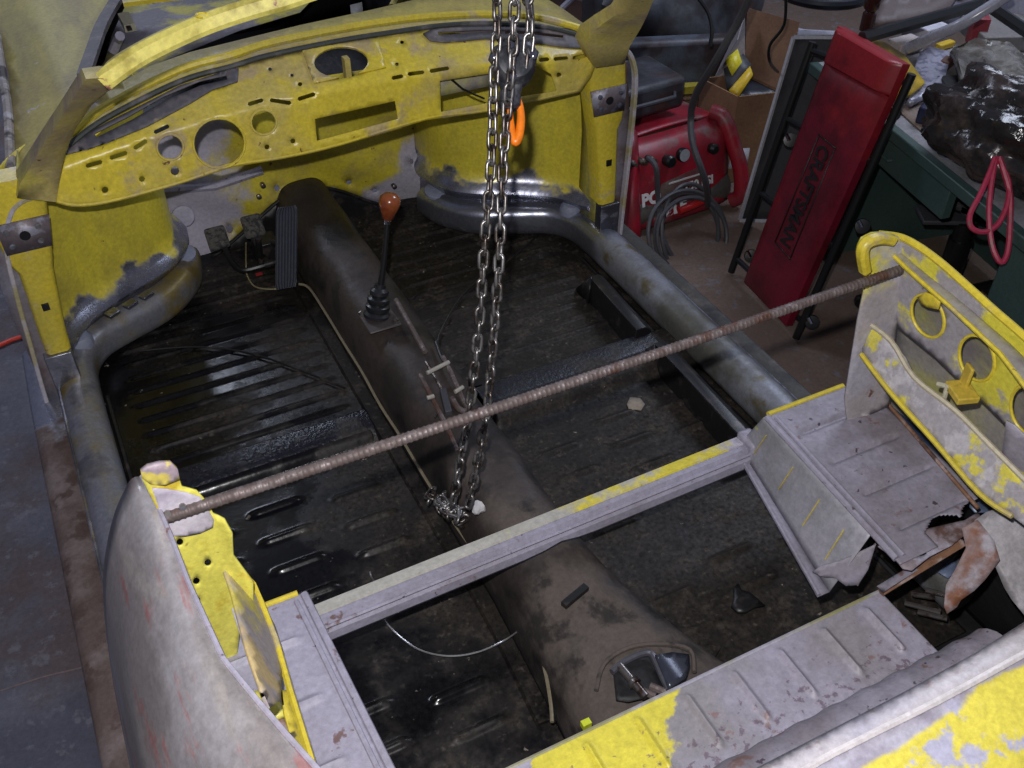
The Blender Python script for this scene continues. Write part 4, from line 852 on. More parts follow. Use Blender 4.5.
strand([(515, -6, 1.42), (512, 60, 1.44), (507, 110, 1.47), (503, 167, 1.49), (499, 260, 1.53), (493, 345, 1.58), (486, 415, 1.63), (477, 467, 1.68), (467, 510, 1.73)], r0=1.2)
strand([(527, -6, 1.46), (530, 12, 1.46), (529, 40, 1.47), (526, 62, 1.48)], 1.05)
strand([(497, 60, 1.52), (503, 75, 1.5)])
# chain heap
for k in range(26):
    t = k/26; c0 = P(434+32*t+random.uniform(-5, 5), 498+22*t+random.uniform(-6, 5), z=.075+.02*random.random()+.04*(1-abs(2*t-1)))
    put_link(c0, V((random.uniform(-1, 1), random.uniform(-1, 1), random.uniform(-.3, .3))), random.uniform(0, 3))
# block
B0 = wloc(hoist)
RM = Matrix((cr, cu, -cf)).transposed()
def loc(x, y, z=0): return B0 + RM @ V((x, y, z))
b = nb(); lathe(b, [(.012, -.024), (.028, -.022), (.033, -.006), (.033, .010), (.026, .026), (.010, .030)], loc(0, .004), RM @ V((.15, .1, 1)), 28); blk = obj('hoist_wheel_cover', b, cast_mat, hoist)
b = nb()
sheet(b, [(492, 48), (505, 40), (530, 42), (539, 52), (535, 66), (524, 74), (522, 90), (516, 98), (504, 98), (500, 88), (497, 72), (488, 60)], lambda u, v: D(u, v, 1.485+.0035*((u-513)/12)**2), [], 5); obj('hoist_side_plate', b, cast_mat, hoist, keep=True, thick=.03, bevel=.003)
for x, y in ((-.028, .01), (.030, .012), (-.004, .028), (0, -.02)):
    b = nb(); lathe(b, [(.006, 0), (.006, .006), (.003, .008)], loc(x, y, .026), RM @ V((0, 0, 1)), 8); obj('hoist_bolt', b, chrome, hoist)
b = nb(); lathe(b, [(.012, .016), (.017, .010), (.018, -.01), (.013, -.016)], loc(-.005, -.045), RM @ V((0, 1, 0)), 16); obj('hook_swivel', b, cast_mat, hoist)
b = nb(); hk = [(517, 96), (520, 106), (521, 120), (519, 135), (515.5, 142), (512.5, 136), (511, 124), (510, 110)]
tube(b, catmull([D(u, v, 1.50) for u, v in hk], 5), lambda t: .0042+.0030*sin(pi*t), 10); obj('safety_hook', b, orange, hoist, label='orange hook')
b = nb(); tube(b, [D(u, v, 1.50) for u, v in [(508, 94), (509, 104), (510, 116)]], .0042, 8); obj('hook_latch', b, orange, hoist)
b = nb(); vs = []
bmesh.ops.create_icosphere(b, subdivisions=2, radius=.012)
for v in b.verts: v.co *= 1+.25*sin(v.co.x*300+v.co.y*210); v.co += P(478, 508, z=.17)
tag(obj('paper_scrap', b, mat('crumpled_white', (.5, .49, .5), .8), smooth=False), 'small crumpled white scrap on the tunnel next to the chain heap', 'scrap')

# ================================================================== GARAGE: right side
# --- mechanic's creeper leaning on the desk
ez = V((.205, -.02, .978)).normalized(); ew = V((-.09, -.99, 0)); ew = (ew-ez*ew.dot(ez)).normalized(); en = ew.cross(ez).normalized()
CO = V((1.334, 1.927, -.401))
def cp(a, l, n=0): return CO+ew*a+ez*l+en*n
def cloc(u, v, n=0):
    p = PP(u, v, CO+en*n, en)-CO; return p.dot(ew), p.dot(ez)
creeper = thing('mechanics_creeper', 'red padded mechanic\'s creeper with black frame leaning upright against the green desk', 'creeper', (CO.x, CO.y, ZG))
Rc = Matrix((ew, ez, en)).transposed()
corners = [cloc(u, v) for u, v in ((743, 282), (785, 326), (902, 64), (837, 26))]
seamL = [cloc(u, v) for u, v in ((824, 62), (888, 97))]
def pad_part(name, quad, h, lbl):
    b = nb(); NN = 14
    def f(a, t):
        p0 = V(quad[0]).lerp(V(quad[1]), a); p1 = V(quad[3]).lerp(V(quad[2]), a); p = p0.lerp(p1, t)
        e = min(a, 1-a)*2; e2 = min(t, 1-t)*2; k = (1-(1-min(1, e*3.2))**2)**.5*(1-(1-min(1, e2*6))**2)**.5
        return cp(p.x, p.y, h*k-.004)
    grid(b, f, NN, 24); grid(b, lambda a, t: cp(*(V(quad[0]).lerp(V(quad[1]), a).lerp(V(quad[3]).lerp(V(quad[2]), a), t)), -.03), 2, 2)
    q = [V(x) for x in quad]
    for i in range(4):
        a_, c2 = q[i], q[(i+1) % 4]; b.faces.new([b.verts.new(x) for x in (cp(*a_, -.03), cp(*c2, -.03), cp(*c2, -.003), cp(*a_, -.003))])
    return obj(name, b, redvinyl, creeper, keep=False, label=lbl)
pad_part('pad', [corners[0], corners[1], seamL[1], seamL[0]], .012, None)
pad_part('headrest', [seamL[0], seamL[1], corners[2], corners[3]], .028, 'raised brighter red headrest')
bq = [cloc(u, v, .009) for u, v in ((819, 135), (835, 148), (790, 259), (775, 242))]
b = nb(); ptsb = [cp(x, y, .009) for x, y in bq]
for i in range(4):
    A_, C_ = ptsb[i], ptsb[(i+1) % 4]; dd = (C_-A_).normalized(); sd = dd.cross(en)*.0022
    b.faces.new([b.verts.new(x) for x in (A_-dd*.002+sd, C_+dd*.002+sd, C_+dd*.002-sd, A_-dd*.002-sd)])
obj('logo_border', b, inkblack, creeper, thick=.001)
t0 = V(bq[0]).lerp(V(bq[1]), .5); t1 = V(bq[3]).lerp(V(bq[2]), .5); Lt = abs(t0.y-t1.y); wt = abs(bq[1][0]-bq[0][0])
td = (cp(t1.x, t1.y)-cp(t0.x, t0.y)).normalized(); tu = en.cross(td)
size = wt*.98
tx = text('lettering', 'CRAFTSMAN', size, (0, 0, 0), (1, 0, 0), (0, 1, 0), inkblack, None, weight=.0020)
me = tx.data; xs = [v.co.x+tx.location.x for v in me.vertices]; ys = [v.co.y+tx.location.y for v in me.vertices]; tw = max(xs)-min(xs); th = max(ys)-min(ys)
M3 = Matrix((td*(Lt*.90/tw), tu*(wt*.66/th), en)).transposed().to_4x4()
st = cp(t0.x, t0.y, .0095)+td*(Lt*.045)-tu*(wt*.33)
me.transform(Matrix.Translation(V((tx.location.x-min(xs), tx.location.y-min(ys), 0)))); me.transform(M3); me.transform(Matrix.Translation(st-wloc(creeper)))
tx.location = (0, 0, 0); tx.parent = creeper; tx['label'] = 'black printed lettering'
def rail_(pa, pb, nm='frame_rail'):
    A_ = PP(*pa, CO-en*.035, en); B_ = PP(*pb, CO-en*.035, en); b = nb(); tube(b, [A_, B_], .0125, 10); obj(nm, b, blacktube, creeper); return A_, B_
LA, LB = rail_((813, 42), (731, 272)); RA, RB = rail_((912, 74), (796, 338))
for t in (.03, .30, .62, .93):
    b = nb(); p = LA.lerp(LB, t); q_ = RA.lerp(RB, t); tube(b, [p, q_], .009, 8); obj('cross_bar', b, blacktube, creeper)
for (u, v) in ((862, 226), (893, 113), (751, 256), (812, 322), (790, 140), (845, 180)):
    c_ = PP(u, v, CO-en*.055, en); b = nb(); lathe(b, [(.010, -.010), (.021, -.009), (.023, 0), (.021, .009), (.010, .010)], c_, V((-.5, -.7, .4)), 18); wl = obj('caster_wheel', b, blacktube, creeper)
    b = nb(); tube(b, [c_+en*.02+V((0, 0, .02)), c_+V((-.012, -.01, .006))], .006, 8); obj('caster_fork', b, chrome, wl)
# --- desk
DZ = .215
d0 = P(891, 125, z=DZ); d1 = P(977, 195, z=DZ); du = (d1-d0).normalized(); dn = V((-du.y, du.x, 0)); dn = dn if dn.x > 0 else -dn
desk = thing('steel_desk', 'green steel office desk cluttered on top, standing against the right wall', 'desk', (d0.x+.3, d0.y-.2, ZG))
Rd = Matrix((du, dn, V((0, 0, 1)))).transposed()
def dp(a, d, z): return d0+du*a+dn*d+V((0, 0, z))
b = nb(); box(b, dp(.36, .38, -.014), (1.62, .78, .028), Rd); obj('desk_top', b, mat('desk_top_pale', (.30, .29, .31), .5, 0, [dict(c=(.2, .2, .2), s=6, t=.5, w=.1)]), desk, bevel=.006)
b = nb(); box(b, dp(.36, .0, -.016), (1.62, .03, .034), Rd); obj('top_edge_trim', b, desk_green, desk, bevel=.004)
b = nb(); box(b, dp(.02, .02, -.085), (.56, .03, .10), Rd); dr = obj('centre_drawer', b, desk_green, desk, bevel=.004)
b = nb(); hp_ = P(905, 150, z=DZ-.08); tube(b, [dp(-.02, -.005, -.085), dp(-.02, -.016, -.085), dp(.05, -.016, -.085), dp(.05, -.005, -.085)], .004, 8); obj('drawer_pull', b, desk_green, dr)
# pedestal on the right (near) end
b = nb(); box(b, dp(.80, .40, -.39), (.60, .68, .70), Rd); obj('pedestal', b, desk_green, desk, bevel=.006)
for k in range(3):
    b = nb(); box(b, dp(.80, .045, -.155-.235*k), (.56, .03, .225), Rd); d_ = obj('drawer', b, desk_green, desk, bevel=.006)
    b = nb(); c_ = dp(.66, .022, -.13-.235*k); tube(b, [c_, c_-dn*.02, c_-dn*.02+du*.15, c_+du*.15], .005, 8); obj('drawer_handle', b, chrome, d_)
b = nb(); box(b, dp(-.33, .40, -.39), (.03, .68, .70), Rd); obj('side_panel', b, desk_green, desk)
b = nb(); box(b, dp(.10, .60, -.36), (.85, .02, .52), Rd); obj('modesty_panel', b, desk_green, desk)
# baseboard and low wall strip behind
b = nb(); box(b, (2.42, 2.2, ZG+.12), (.03, 2.0, .24)); o = obj('trim_1', b, mat('pale_trim', (.22, .22, .25), .6)); o['kind'] = 'structure'
# --- task chair tucked in
chair = thing('task_chair', 'charcoal cloth task chair pushed into the kneehole of the green desk', 'chair', (1.75, 1.72, ZG))
sc_ = P(938, 172, z=.02); 
b = nb(); sheet(b, [(896, 140), (893, 155), (900, 168), (915, 182), (940, 196), (962, 207), (985, 216), (1000, 212), (1010, 195), (990, 170), (950, 150), (915, 138)], plane(P(930, 180, z=-.02), V((-.5, -.3, .8))), [], 8); obj('seat', b, seatcloth, chair, keep=True, thick=.06, bevel=.015)
c0 = P(945, 215, z=-.10); b = nb(); box(b, c0, (.16, .10, .015), Matrix.Rotation(-.5, 3, 'Z')); obj('seat_bracket', b, rubber, chair, bevel=.004)
b = nb(); q0 = P(967, 222, z=-.10); tube(b, [q0, V((q0.x, q0.y, ZG+.06))], .03, 14); tube(b, [V((q0.x, q0.y, -.16)), V((q0.x, q0.y, -.30))], .036, 14); obj('gas_column', b, blacktube, chair)
for k in range(5):
    a2 = 2*pi*k/5; b = nb(); tube(b, [V((q0.x, q0.y, ZG+.07)), V((q0.x+.24*cos(a2), q0.y+.24*sin(a2), ZG+.045))], .014, 8); lg = obj('leg', b, blacktube, chair)
    b = nb(); lathe(b, [(.02, -.012), (.022, 0), (.02, .012)], V((q0.x+.24*cos(a2), q0.y+.24*sin(a2), ZG+.023)), V((sin(a2), -cos(a2), 0)), 12); obj('caster', b, blacktube, lg)
b = nb(); tube(b, [P(930, 208, z=-.12), P(926, 222, z=-.22)], .012, 8); obj('lever', b, desk_green, chair)
# --- black garbage bag with a strap
def blob(name, c, r, m_, lbl, cat, seed=0, amp=.18, sub=4, squash=None, freq=(7, 9, 8)):
    b = nb(); bmesh.ops.create_icosphere(b, subdivisions=sub, radius=1)
    for v in b.verts:
        n = v.co.copy(); k = 1+amp*(sin(n.x*freq[0]+seed)*sin(n.y*freq[1]+seed*2)*.5+sin(n.z*freq[2]+n.x*5+seed)*.35+.25*sin(n.x*23+n.y*17+seed)*sin(n.z*19))
        v.co = V((n.x*r[0]*k, n.y*r[1]*k, n.z*r[2]*k))
        if v.co.z < -r[2]*.6: v.co.z = -r[2]*.6
        v.co += V(c)
    o = obj(name, b, m_); 
    if lbl: tag(o, lbl, cat)
    return o
blob('garbage_bag', P(1010, 138, z=.34), (.13, .24, .14), bag, 'shiny black plastic garbage bag bulging over the edge of the green desk', 'bag', 1.3, .2, 5)
sp = [(995, 158), (990, 172), (980, 195), (970, 215), (972, 228), (985, 232), (998, 224), (1007, 205), (1009, 185), (1004, 170), (997, 158), (992, 180), (989, 210), (991, 240), (997, 258), (1003, 262), (1008, 250), (1010, 225), (1010, 195), (1004, 172), (999, 157)]
sdp = (P(977, 195, z=DZ)-CAM).dot(cf)-.13
b = nb(); tube(b, catmull([D(u, v, sdp) for u, v in sp], 4), .0068, 7); tag(obj('webbing_strap', b, pink), 'dusty red looped strap hanging from the black garbage bag', 'strap')
# --- clutter on the desk
def slab(name, poly, z, th, m_, lbl, cat, tilt=None, group=None, step=10, mp=None):
    b = nb(); sheet(b, poly, mp or plz(z), [], step); o = obj(name, b, m_, None, keep=True, thick=th); tag(o, lbl, cat, group); return o
slab('plastic_bag', [(955, 48), (975, 38), (1010, 42), (1024, 55), (1060, 75), (1024, 88), (1000, 80), (985, 90), (970, 94), (962, 75)], DZ, .02, clearbag, 'clear crumpled plastic bag of brown bits on the desk', 'bag', mp=surf(lambda p: p.z-(DZ+.06+.012*sin(p.x*60)*sin(p.y*50))), step=7)
slab('blister_pack', [(920, 52), (930, 46), (952, 52), (946, 75), (938, 92), (912, 102), (905, 98), (912, 75)], DZ, .015, mat('foil_pack', (.40, .40, .48), .3, .2, [dict(c=(.2, .2, .27), s=40, t=.52, w=.06)]), 'pale crinkled blister pack on the desk, right of the red creeper', 'package', mp=surf(lambda p: p.z-(DZ+.03+.004*sin(p.x*150))), step=6)
slab('yellow_envelope', [(868, 38), (885, 42), (905, 55), (925, 82), (915, 90), (900, 100), (893, 98), (900, 75)], DZ, .01, yel_pack, 'crumpled yellow package sticking out behind the creeper headrest', 'package', mp=plz(DZ+.05))
slab('tan_paper', [(893, 105), (915, 100), (935, 120), (970, 150), (965, 150), (930, 138)], DZ, .004, mat('tan_paper', (.28, .22, .18), .7), 'tan paper lying along the front edge of the desk', 'paper', mp=plz(DZ+.006))
b = nb(); box(b, P(932, 112, z=DZ+.03), (.09, .06, .05), Matrix.Rotation(.5, 3, 'Z')); tag(obj('navy_box', b, navy, bevel=.006), 'small navy blue box on the desk by the black bag', 'box')
b = nb(); tube(b, catmull([P(u, v, z=zz) for u, v, zz in [(908, 48, .34), (935, 36, .40), (965, 22, .46), (1010, -6, .54)]], 5), .016, 10); tag(obj('clear_hose', b, mat('clear_vinyl', (.30, .30, .34), .2)), 'pale translucent hose arching over the desk clutter', 'hose')
b = nb(); tube(b, [P(955, 22, z=.5), P(1030, 60, z=.42)], .02, 8); 
for (u, v, sx, sy, sz, m_, l, cat_) in ((905, 45, .10, .06, .04, mat('pale_pack', (.48, .42, .40), .5), 'small pale carton on the far side of the desk', 'box'), (945, 45, .07, .025, .02, yel_pack, 'yellow handled tool among the desk clutter', 'tool'),
     (950, 60, .12, .03, .03, mat('brown_tool', (.10, .045, .03), .6), 'brown handled tool lying on the desk clutter', 'tool'), (978, 30, .05, .05, .09, mat('dull_red_can', (.25, .03, .04), .4), 'dull red can standing near the wall on the desk', 'can'),
     (925, 30, .10, .10, .05, paper, 'white crumpled paper pile at the back of the desk', 'paper'), (1015, 32, .3, .2, .05, mat('grey_board', (.16, .15, .14), .7), 'grey board lying at the back right of the desk', 'board'), (960, 85, .12, .08, .03, blackm, 'dark metal part on the desk between bag and blister pack', 'metal part'),
     (950, 108, .10, .04, .02, mat('brown_scrap', (.16, .10, .08), .7), 'brown scrap on the desk beside the garbage bag', 'scrap')):
    b = nb(); box(b, P(u, v, z=DZ+sz/2+.002), (sx, sy, sz), Matrix.Rotation(random.uniform(-.8, .8), 3, 'Z')); tag(obj(cat_.replace(' ', '_'), b, m_, bevel=.004), l, cat_)
# shelf edge and boards above the desk
sh = []
b = nb(); A_ = P(780, 60, z=.40); B_ = P(985, 5, z=.40); tube(b, [P(862, 38, z=.42), P(985, 3, z=.42)], .018, 6); tag(obj('black_bar', b, blacktube), 'black angle bar lying across the far side of the desk', 'bar')
b = nb(); tube(b, [P(985, 3, z=.42), P(1040, 40, z=.42)], .018, 6); tag(obj('black_bar', b, blacktube), 'short black bar at the top right corner above the desk', 'bar')
slab('board', [(875, 22), (885, -6), (960, -8), (950, 6), (920, 16)], .3, .02, mat('brown_board', (.10, .075, .07), .6), 'dark brown board lying behind the creeper at the top edge', 'board', mp=plz(.40))
b = nb(); lathe(b, [(.020, 0), (.020, .05), (.014, .055), (.022, .065), (.026, .12), (.012, .15)], P(866, 30, z=.38), V((0, 0, 1)), 16); tag(obj('bottle', b, mat('dark_brown_glass', (.035, .012, .010), .15)), 'dark brown bottle just above the creeper headrest', 'bottle')
# black-rimmed white tray / bowl
bw = thing('round_tray', 'round white tray with a black rim behind the top of the creeper', 'tray', P(822, -8, z=.36))
cb = wloc(bw)
b = nb(); lathe(b, [(.001, 0), (.13, 0), (.14, .012)], cb, n=36, cap=False); obj('tray_base', b, mat('pale_green_white', (.42, .45, .42), .5, 0, [dict(c=(.6, .6, .05), s=10, t=.60, w=.03)]), bw, thick=.003)
b = nb(); tube(b, [cb+V((cos(t)*.15, sin(t)*.15, .012)) for t in [2*pi*k/40 for k in range(40)]], .016, 8, closed=True); obj('tray_rim', b, mat('rim_black', (.006, .008, .012), .35), bw)
# wall / white panel behind
slab('white_panel', [(745, 8), (770, 22), (800, 30), (838, 32), (838, 62), (800, 60), (775, 52), (768, 40), (750, 22)], .3, .02, mat('pale_panel', (.34, .34, .40), .6), 'pale panel behind the creeper frame', 'panel', mp=plx(2.2))
slab('pale_board', [(880, 22), (910, 10), (1000, -10), (1040, -10), (1040, 40), (1000, 20), (985, 18), (960, 30), (940, 20)], .3, .02, mat('pale_board', (.38, .38, .46), .6), 'pale board standing against the wall over the desk', 'board', mp=plx(2.45))
# --- window screen frame leaning
fr = thing('window_screen', 'white framed insect screen leaning between the cardboard box and the creeper', 'window screen', P(740, 221, z=ZG))
fa = P(741, 221, z=ZG+.01); fb = P(772, 221, z=ZG+.01)
FPn = plane(fa, V((-.75, -.45, .12)))
cs = [(740, 220), (788, 221), (838, 37), (794, 37)]
for i in range(4):
    b = nb(); tube(b, [FPn(*cs[i]), FPn(*cs[(i+1) % 4])], .008, 4); obj('frame_bar', b, frame_white, fr)
b = nb(); sheet(b, cs, FPn, [], 12); obj('screen_mesh', b, darkmesh, fr, keep=True, thick=.001)
# --- cardboard box with open flaps and packages
cbx = thing('cardboard_box', 'open brown cardboard box of packages standing right of the red compressor', 'box', (1.75, 2.62, ZG))
bt = {}
zt = -.09
FL = P(700, 78, z=zt); FM = P(738, 97, z=zt); FRr = P(784, 92, z=zt); 
e1 = (FM-FL); e2 = (FRr-FM); 
BLk = FL+ (FRr-FM)
def wallq(name, a, c, z0, z1, m_=card, th=.006, lbl=None):
    b = nb(); b.faces.new([b.verts.new(V((p.x, p.y, z))) for p, z in ((a, z0), (c, z0), (c, z1), (a, z1))]); return obj(name, b, m_, cbx, thick=th, label=lbl, smooth=False)
wallq('side', FL, FM, ZG, zt); front = wallq('side', FM, FRr, ZG, zt); wallq('side', FRr, BLk, ZG, zt); wallq('side', BLk, FL, ZG, zt)
b = nb(); b.faces.new([b.verts.new(V((p.x, p.y, ZG+.005))) for p in (FL, FM, FRr, BLk)]); obj('bottom', b, card, cbx, thick=.005)
b = nb(); b.faces.new([b.verts.new(p) for p in (BLk, FRr, P(800, 22, z=.14), P(748, 8, z=.12))]); obj('flap', b, card, cbx, thick=.004, smooth=False)
b = nb(); b.faces.new([b.verts.new(p) for p in (FL.lerp(BLk, .35), BLk, P(745, 15, z=.12), P(738, 40, z=.06))]); obj('flap', b, mat('pale_flap', (.30, .27, .27), .7), cbx, thick=.004, smooth=False, label='pale flap')  # second flap in a paler colour than the cardboard
lbq = [P(733, 152, y=2.4)]
nf = e2.cross(V((0, 0, 1))).normalized(); nf = nf if nf.dot(CAM-FM) > 0 else -nf
LBp = lambda u, v: PP(u, v, FM+nf*.004, nf)
px('shipping_label', [(732, 149), (750, 148), (747, 167), (728, 169)], LBp, paper, cbx, step=10, thick=.001, label='white shipping label')
for k in range(7):
    px('barcode_line', [(735.5+.9*k, 153), (736+.9*k, 153), (734.8+.9*k, 163), (734.3+.9*k, 163)], lambda u, v: LBp(u, v)+nf*.002, inkblack, cbx, step=10, thick=.0005)
slab('seed_package', [(722, 60), (737, 45), (751, 64), (752, 72), (733, 92), (727, 88)], .0, .03, darkstuff, 'dark package with a bright yellow label in the cardboard box', 'package', mp=plane(P(737, 65, z=-.05), V((-.5, -.5, .7))))
slab('label_sheet', [(724, 58), (736, 44), (742, 62), (732, 76)], .0, .002, yel_bright, 'bright yellow label sheet on the dark package in the cardboard box', 'label', mp=plane(P(737, 65, z=-.042), V((-.5, -.5, .7))))
slab('orange_package', [(729, 90), (750, 66), (753, 74), (738, 97)], .0, .02, yel_pack, 'orange-yellow package edge leaning in the cardboard box', 'package', mp=plane(P(742, 80, z=-.06), V((-.5, -.5, .7))))
bk = slab('black_carton', [(740, 96), (753, 76), (782, 80), (784, 93)], .0, .04, mat('black_carton', (.03, .034, .045), .4), 'black carton with a white mark lying in the cardboard box', 'box', mp=plz(-.10))
slab('dark_carton', [(765, 78), (800, 68), (800, 90), (785, 92)], .0, .04, mat('grey_carton', (.06, .06, .05), .5), 'dark grey carton at the right of the cardboard box', 'box', mp=plz(-.10))
# --- air compressor
comp = thing('air_compressor', 'red portable air compressor with gauge, standing beyond the right sill', 'compressor', (1.42, 2.55, ZG))
ca = P(636, 240, z=ZG); cc = P(731, 208, z=ZG); cx_ = (cc-ca); cx_.z = 0; cx_ = cx_.normalized(); cyv = V((-cx_.y, cx_.x, 0)); cyv = cyv if cyv.y > 0 else -cyv
W_ = .43; lean = .22
def kp(a, d, h): return ca+cx_*(a*W_)+cyv*(d+h*lean)+V((0, 0, h))
def kquad(name, pts, m_, th=.01, **k):
    b = nb(); b.faces.new([b.verts.new(p) for p in pts]); return obj(name, b, m_, comp, thick=th, **k)
# body shell: rounded front cowl
b = nb()
def shell(a, t):
    h = .29*t; e = 2*a-1; d = .02-.02*(1-abs(e)**4) + .06*max(0, t-.85)/.15
    return kp(a, d, .03+h)
grid(b, shell, 14, 14); cw = obj('front_cowl', b, comp_red, comp, thick=.01)
b = nb(); grid(b, lambda a, t: kp(a, .08+.24*t, .32+.01*sin(pi*a)-.03*t), 8, 8); obj('top_cowl', b, comp_red, comp, thick=.01)
for a in (0.0, 1.0):
    sx = -1 if a == 0 else 1
    b = nb(); grid(b, lambda s_, t: kp(a, .02+.28*s_, .03+.29*t-.03*s_), 6, 6); obj('side_cowl', b, comp_red, comp, thick=.01)
    b = nb(); tube(b, catmull([kp(a-.08*sx, .06, .345), kp(a-.02*sx, .02, .33), kp(a+.03*sx, -.01, .24), kp(a+.07*sx, -.03, .15), kp(a+.07*sx, -.03, .06), kp(a+.02*sx, 0, .03)], 5), .028, 12); obj('side_tube', b, comp_red, comp)
kpp = lambda u, v, n=.0: PP(u, v, ca+cyv*(-.008)-cyv*n, (cyv-V((0, 0, lean))).normalized())
px('badge_panel', [(662, 184), (701, 166), (710, 190), (672, 203), (655, 203)], lambda u, v: kpp(u, v, .004), comp_grey, comp, step=8, thick=.003)
def kpx(name, cu_, cv_, prof_, m_, lbl=None, n=0):
    b = nb(); lathe(b, prof_, kpp(cu_, cv_, n), -(cyv-V((0, 0, lean))), 20); return obj(name, b, m_, comp, label=lbl)
g = kpx('pressure_gauge', 681, 154, [(.024, 0), (.026, .012), (.024, .022), (.021, .022)], blacktube, 'round pressure gauge')
b = nb(); lathe(b, [(.0225, .0225), (.001, .0226)], kpp(681, 154), -(cyv-V((0, 0, lean))), 20); obj('dial', b, mat('dial_grey', (.32, .33, .36), .3), g)
kpx('regulator_knob', 666, 160, [(.020, 0), (.022, .03), (.016, .038), (.001, .04)], blacktube)
for u, v in ((628, 162), (638, 160), (647, 158)): kpx('fitting', u, v, [(.012, 0), (.012, .03), (.007, .035), (.007, .05)], mat('dusty_brass', (.09, .075, .06), .5, .5))
kpx('side_knob', 711, 148, [(.018, -.01), (.02, .02), (.012, .03)], blacktube)
tnn = (V((0, 0, 1))*1+cyv*lean).normalized(); nrmc = cx_.cross(tnn)
def ktext(s_, u, v, size_, m_=white, wgt=.0015, sxx=1): return text('lettering', s_, size_, kpp(u, v, .010), cx_, tnn, m_, comp, wgt, sxx)
ktext('150 PSI', 684, 192, .045); ktext('PO', 642, 207, .062, wgt=.003); ktext('BLE', 666, 216, .060, wgt=.003)
b = nb(); box(b, kp(.52, -.012, .175), (.16, .004, .006), Matrix((cx_, cyv, V((0, 0, 1)))).transposed()); obj('badge_stripe', b, white, comp)
b = nb(); tube(b, [kp(-.0, .06, .075), kp(1.0, .06, .075)], .07, 16); obj('air_tank', b, tank, comp, label='dusty grey air tank')
b = nb(); tube(b, [kp(.30, -.09, .115), kp(.62, -.09, .125)], .013, 10); obj('red_pull_handle', b, mat('bright_red', (.5, .02, .02), .4), comp)
# cooler/tool bag on top
b = nb(); Rk = Matrix((cx_, cyv, V((0, 0, 1)))).transposed(); box(b, kp(.30, .24, .405), (.40, .24, .12), Rk); tb = tag(obj('tool_case', b, darkstuff, bevel=.02), 'black dusty tool case lying on top of the red compressor', 'case')
b = nb(); c_ = kp(.30, .11, .42); tube(b, [c_-cx_*.14, c_-cx_*.12-cyv*.03, c_+cx_*.12-cyv*.03, c_+cx_*.14], .008, 8); obj('case_handle', b, rubber, tb)
# hoses
rng = random.Random(3); hpx = []
for k in range(4):
    cx0, cy0 = 688+rng.uniform(-3, 5), 236+rng.uniform(-6, 7); rx, ry = 36+rng.uniform(-8, 3), 45+rng.uniform(-8, 4)
    for j in range(16):
        t = 2*pi*j/16+2.1; hpx.append((cx0+rx*cos(t), cy0+ry*sin(t), -.012*k))
hn = (cyv-V((0, 0, .5))).normalized()
hoseP = lambda u, v, n=0: PP(u, v, ca-cyv*(.14+n), hn)
b = nb(); tube(b, catmull([hoseP(u, v, -n) for u, v, n in hpx], 3), .0075, 7); tag(obj('air_hose', b, hose_mat), 'coil of grey air hose hanging in front of the red compressor', 'hose')
b = nb(); tube(b, catmull([kpp(648, 158, .05), kpp(656, 168, .10), hoseP(658, 200), hoseP(662, 235), hoseP(675, 262)], 6), .009, 8); tag(obj('supply_hose', b, hose_mat), 'thick grey hose dropping from the compressor fittings', 'hose')
b = nb(); tube(b, catmull([P(752, -8, z=.6), P(738, 22, z=.5), P(716, 60, z=.38), P(697, 92, z=.22), P(691, 115, z=.1), P(693, 145, z=.02), P(705, 180, z=-.1), hoseP(708, 205)], 6), .011, 8); tag(obj('black_hose', b, hose_mat), 'dark hose running from the top of the picture down to the compressor', 'hose')
b = nb(); tube(b, catmull([P(786, -5, z=.45), P(784, 25, z=.35), P(770, 45, z=.28), P(770, 62, z=.2), P(778, 72, z=-.02)], 5), .005, 6); tag(obj('cord', b, blacktube), 'thin black cord hanging into the cardboard box', 'cord')
b = nb(); tube(b, catmull([P(696, -5, z=.3), P(708, 12, z=.25), P(712, 30, z=.2), P(710, 46, z=.15)], 5), .007, 6); tag(obj('cord', b, blacktube), 'black cord hanging over the dark bin left of the cardboard box', 'cord')
# dark clutter behind compressor
blob('dark_rubbish_bag', P(672, 16, z=-.10), (.42, .26, .32), darkstuff, 'large dark bag behind the compressor', 'bag', 2.2, .12, 4)
b = nb(); box(b, P(668, 62, z=-.12)+V((0, 0, 0)), (.55, .08, .20), Matrix.Rotation(-.35, 3, 'Z')); tag(obj('blue_grey_bin', b, mat('blue_grey_bin', (.07, .085, .11), .5, 0, [dict(c=(.03, .02, .02), s=5, t=.5, w=.1)]), bevel=.02), 'low blue-grey bin between the dark bag and the compressor', 'bin')
b = nb(); box(b, P(665, 90, z=-.2), (.50, .04, .03), Matrix.Rotation(-.30, 3, 'Z')); tag(obj('yellow_level', b, mat('dull_yellow', (.34, .28, .03), .5)), 'dull yellow spirit level lying behind the compressor', 'level')
b = nb(); box(b, P(662, 108, z=-.33), (.45, .2, .14), Matrix.Rotation(-.30, 3, 'Z')); tag(obj('flat_carton', b, card), 'flat brown carton behind the compressor tool case', 'box')

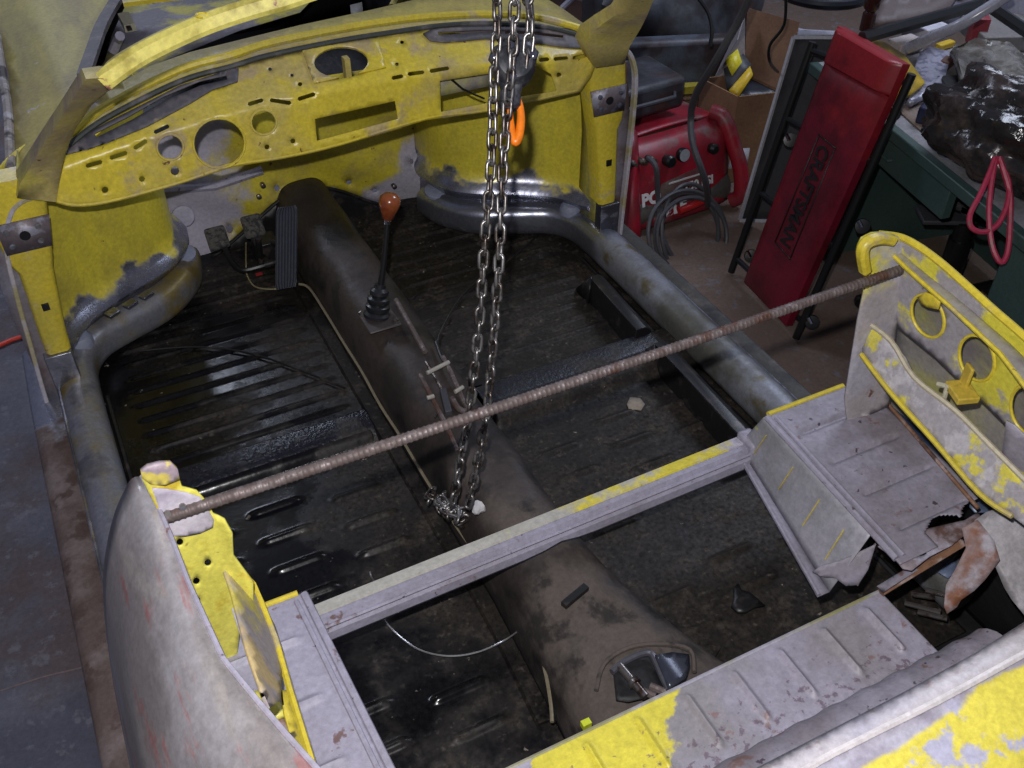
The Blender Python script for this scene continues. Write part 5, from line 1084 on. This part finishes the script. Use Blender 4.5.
# ================================================================== GARAGE: beyond the car
blob('maroon_cushion', P(72, -6, z=.15), (.36, .22, .20), maroon, 'maroon cushion lying beyond the left front wing', 'cushion', .4, .05, 4)
b = nb(); box(b, P(26, -4, z=-.2)+V((.06, .1, 0)), (.28, .36, .3)); tag(obj('dark_crate', b, navy, bevel=.02), 'dark blue crate at the top left corner', 'crate')
b = nb(); box(b, P(-6, 0, z=-.3)+V((-.12, 0, 0)), (.34, .3, .2)); 
tag(obj('pale_carton', b, mat('pale_carton', (.26, .2, .2), .7), bevel=.01), 'pale carton at the top left edge behind the wing', 'box')
b = nb(); box(b, P(595, 5, z=-.25), (.75, .5, .36), Matrix.Rotation(.35, 3, 'Z')); tag(obj('brown_crate', b, brownp, bevel=.01), 'dark brown crate seen past the right windscreen pillar', 'crate')
b = nb(); tube(b, [P(562, 8, z=.0), P(575, -4, z=.05)], .012, 8); tag(obj('grey_stick', b, mat('grey_stick', (.3, .3, .36), .5)), 'short pale rod beside the dark brown crate', 'rod')
# red cord on the floor at left
b = nb(); tube(b, catmull([P(-40, 362, z=ZG+.008), P(0, 345, z=ZG+.008), P(14, 339, z=ZG+.008), P(34, 334, z=ZG+.008), P(90, 322, z=ZG+.008)], 5), .007, 8); tag(obj('extension_cord', b, amber), 'red-orange extension cord on the concrete floor left of the car', 'cord')
# crack lines in the concrete
b = nb(); tube(b, catmull([P(-20, 698, z=ZG+.0), P(40, 678, z=ZG), P(80, 668, z=ZG), P(120, 655, z=ZG)], 5), .002, 5); o = obj('trim_2', b, mat('floor_crack', (.2, .15, .15), .8)); o['kind'] = 'structure'
# stands carrying the shell
for i, (x, y, l) in enumerate(((-.60, 2.0, 'left front'), (.60, 2.0, 'right front'), (-.60, .8, 'left rear'), (.60, .8, 'right rear'))):
    st_ = thing('jack_stand', 'steel stand under the %s corner of the car body' % l, 'stand', (x, y, ZG), 'stands under the car body')
    b = nb(); lathe(b, [(.11, 0), (.11, .01), (.04, .22), (.04, .26)], (x, y, ZG), n=4); obj('base', b, blackm, st_)
    b = nb(); tube(b, [V((x, y, ZG+.2)), V((x, y, -.08))], .02, 10); obj('post', b, blackm, st_)
    b = nb(); box(b, V((x, y, -.055)), (.10, .06, .05)); obj('saddle', b, blackm, st_)
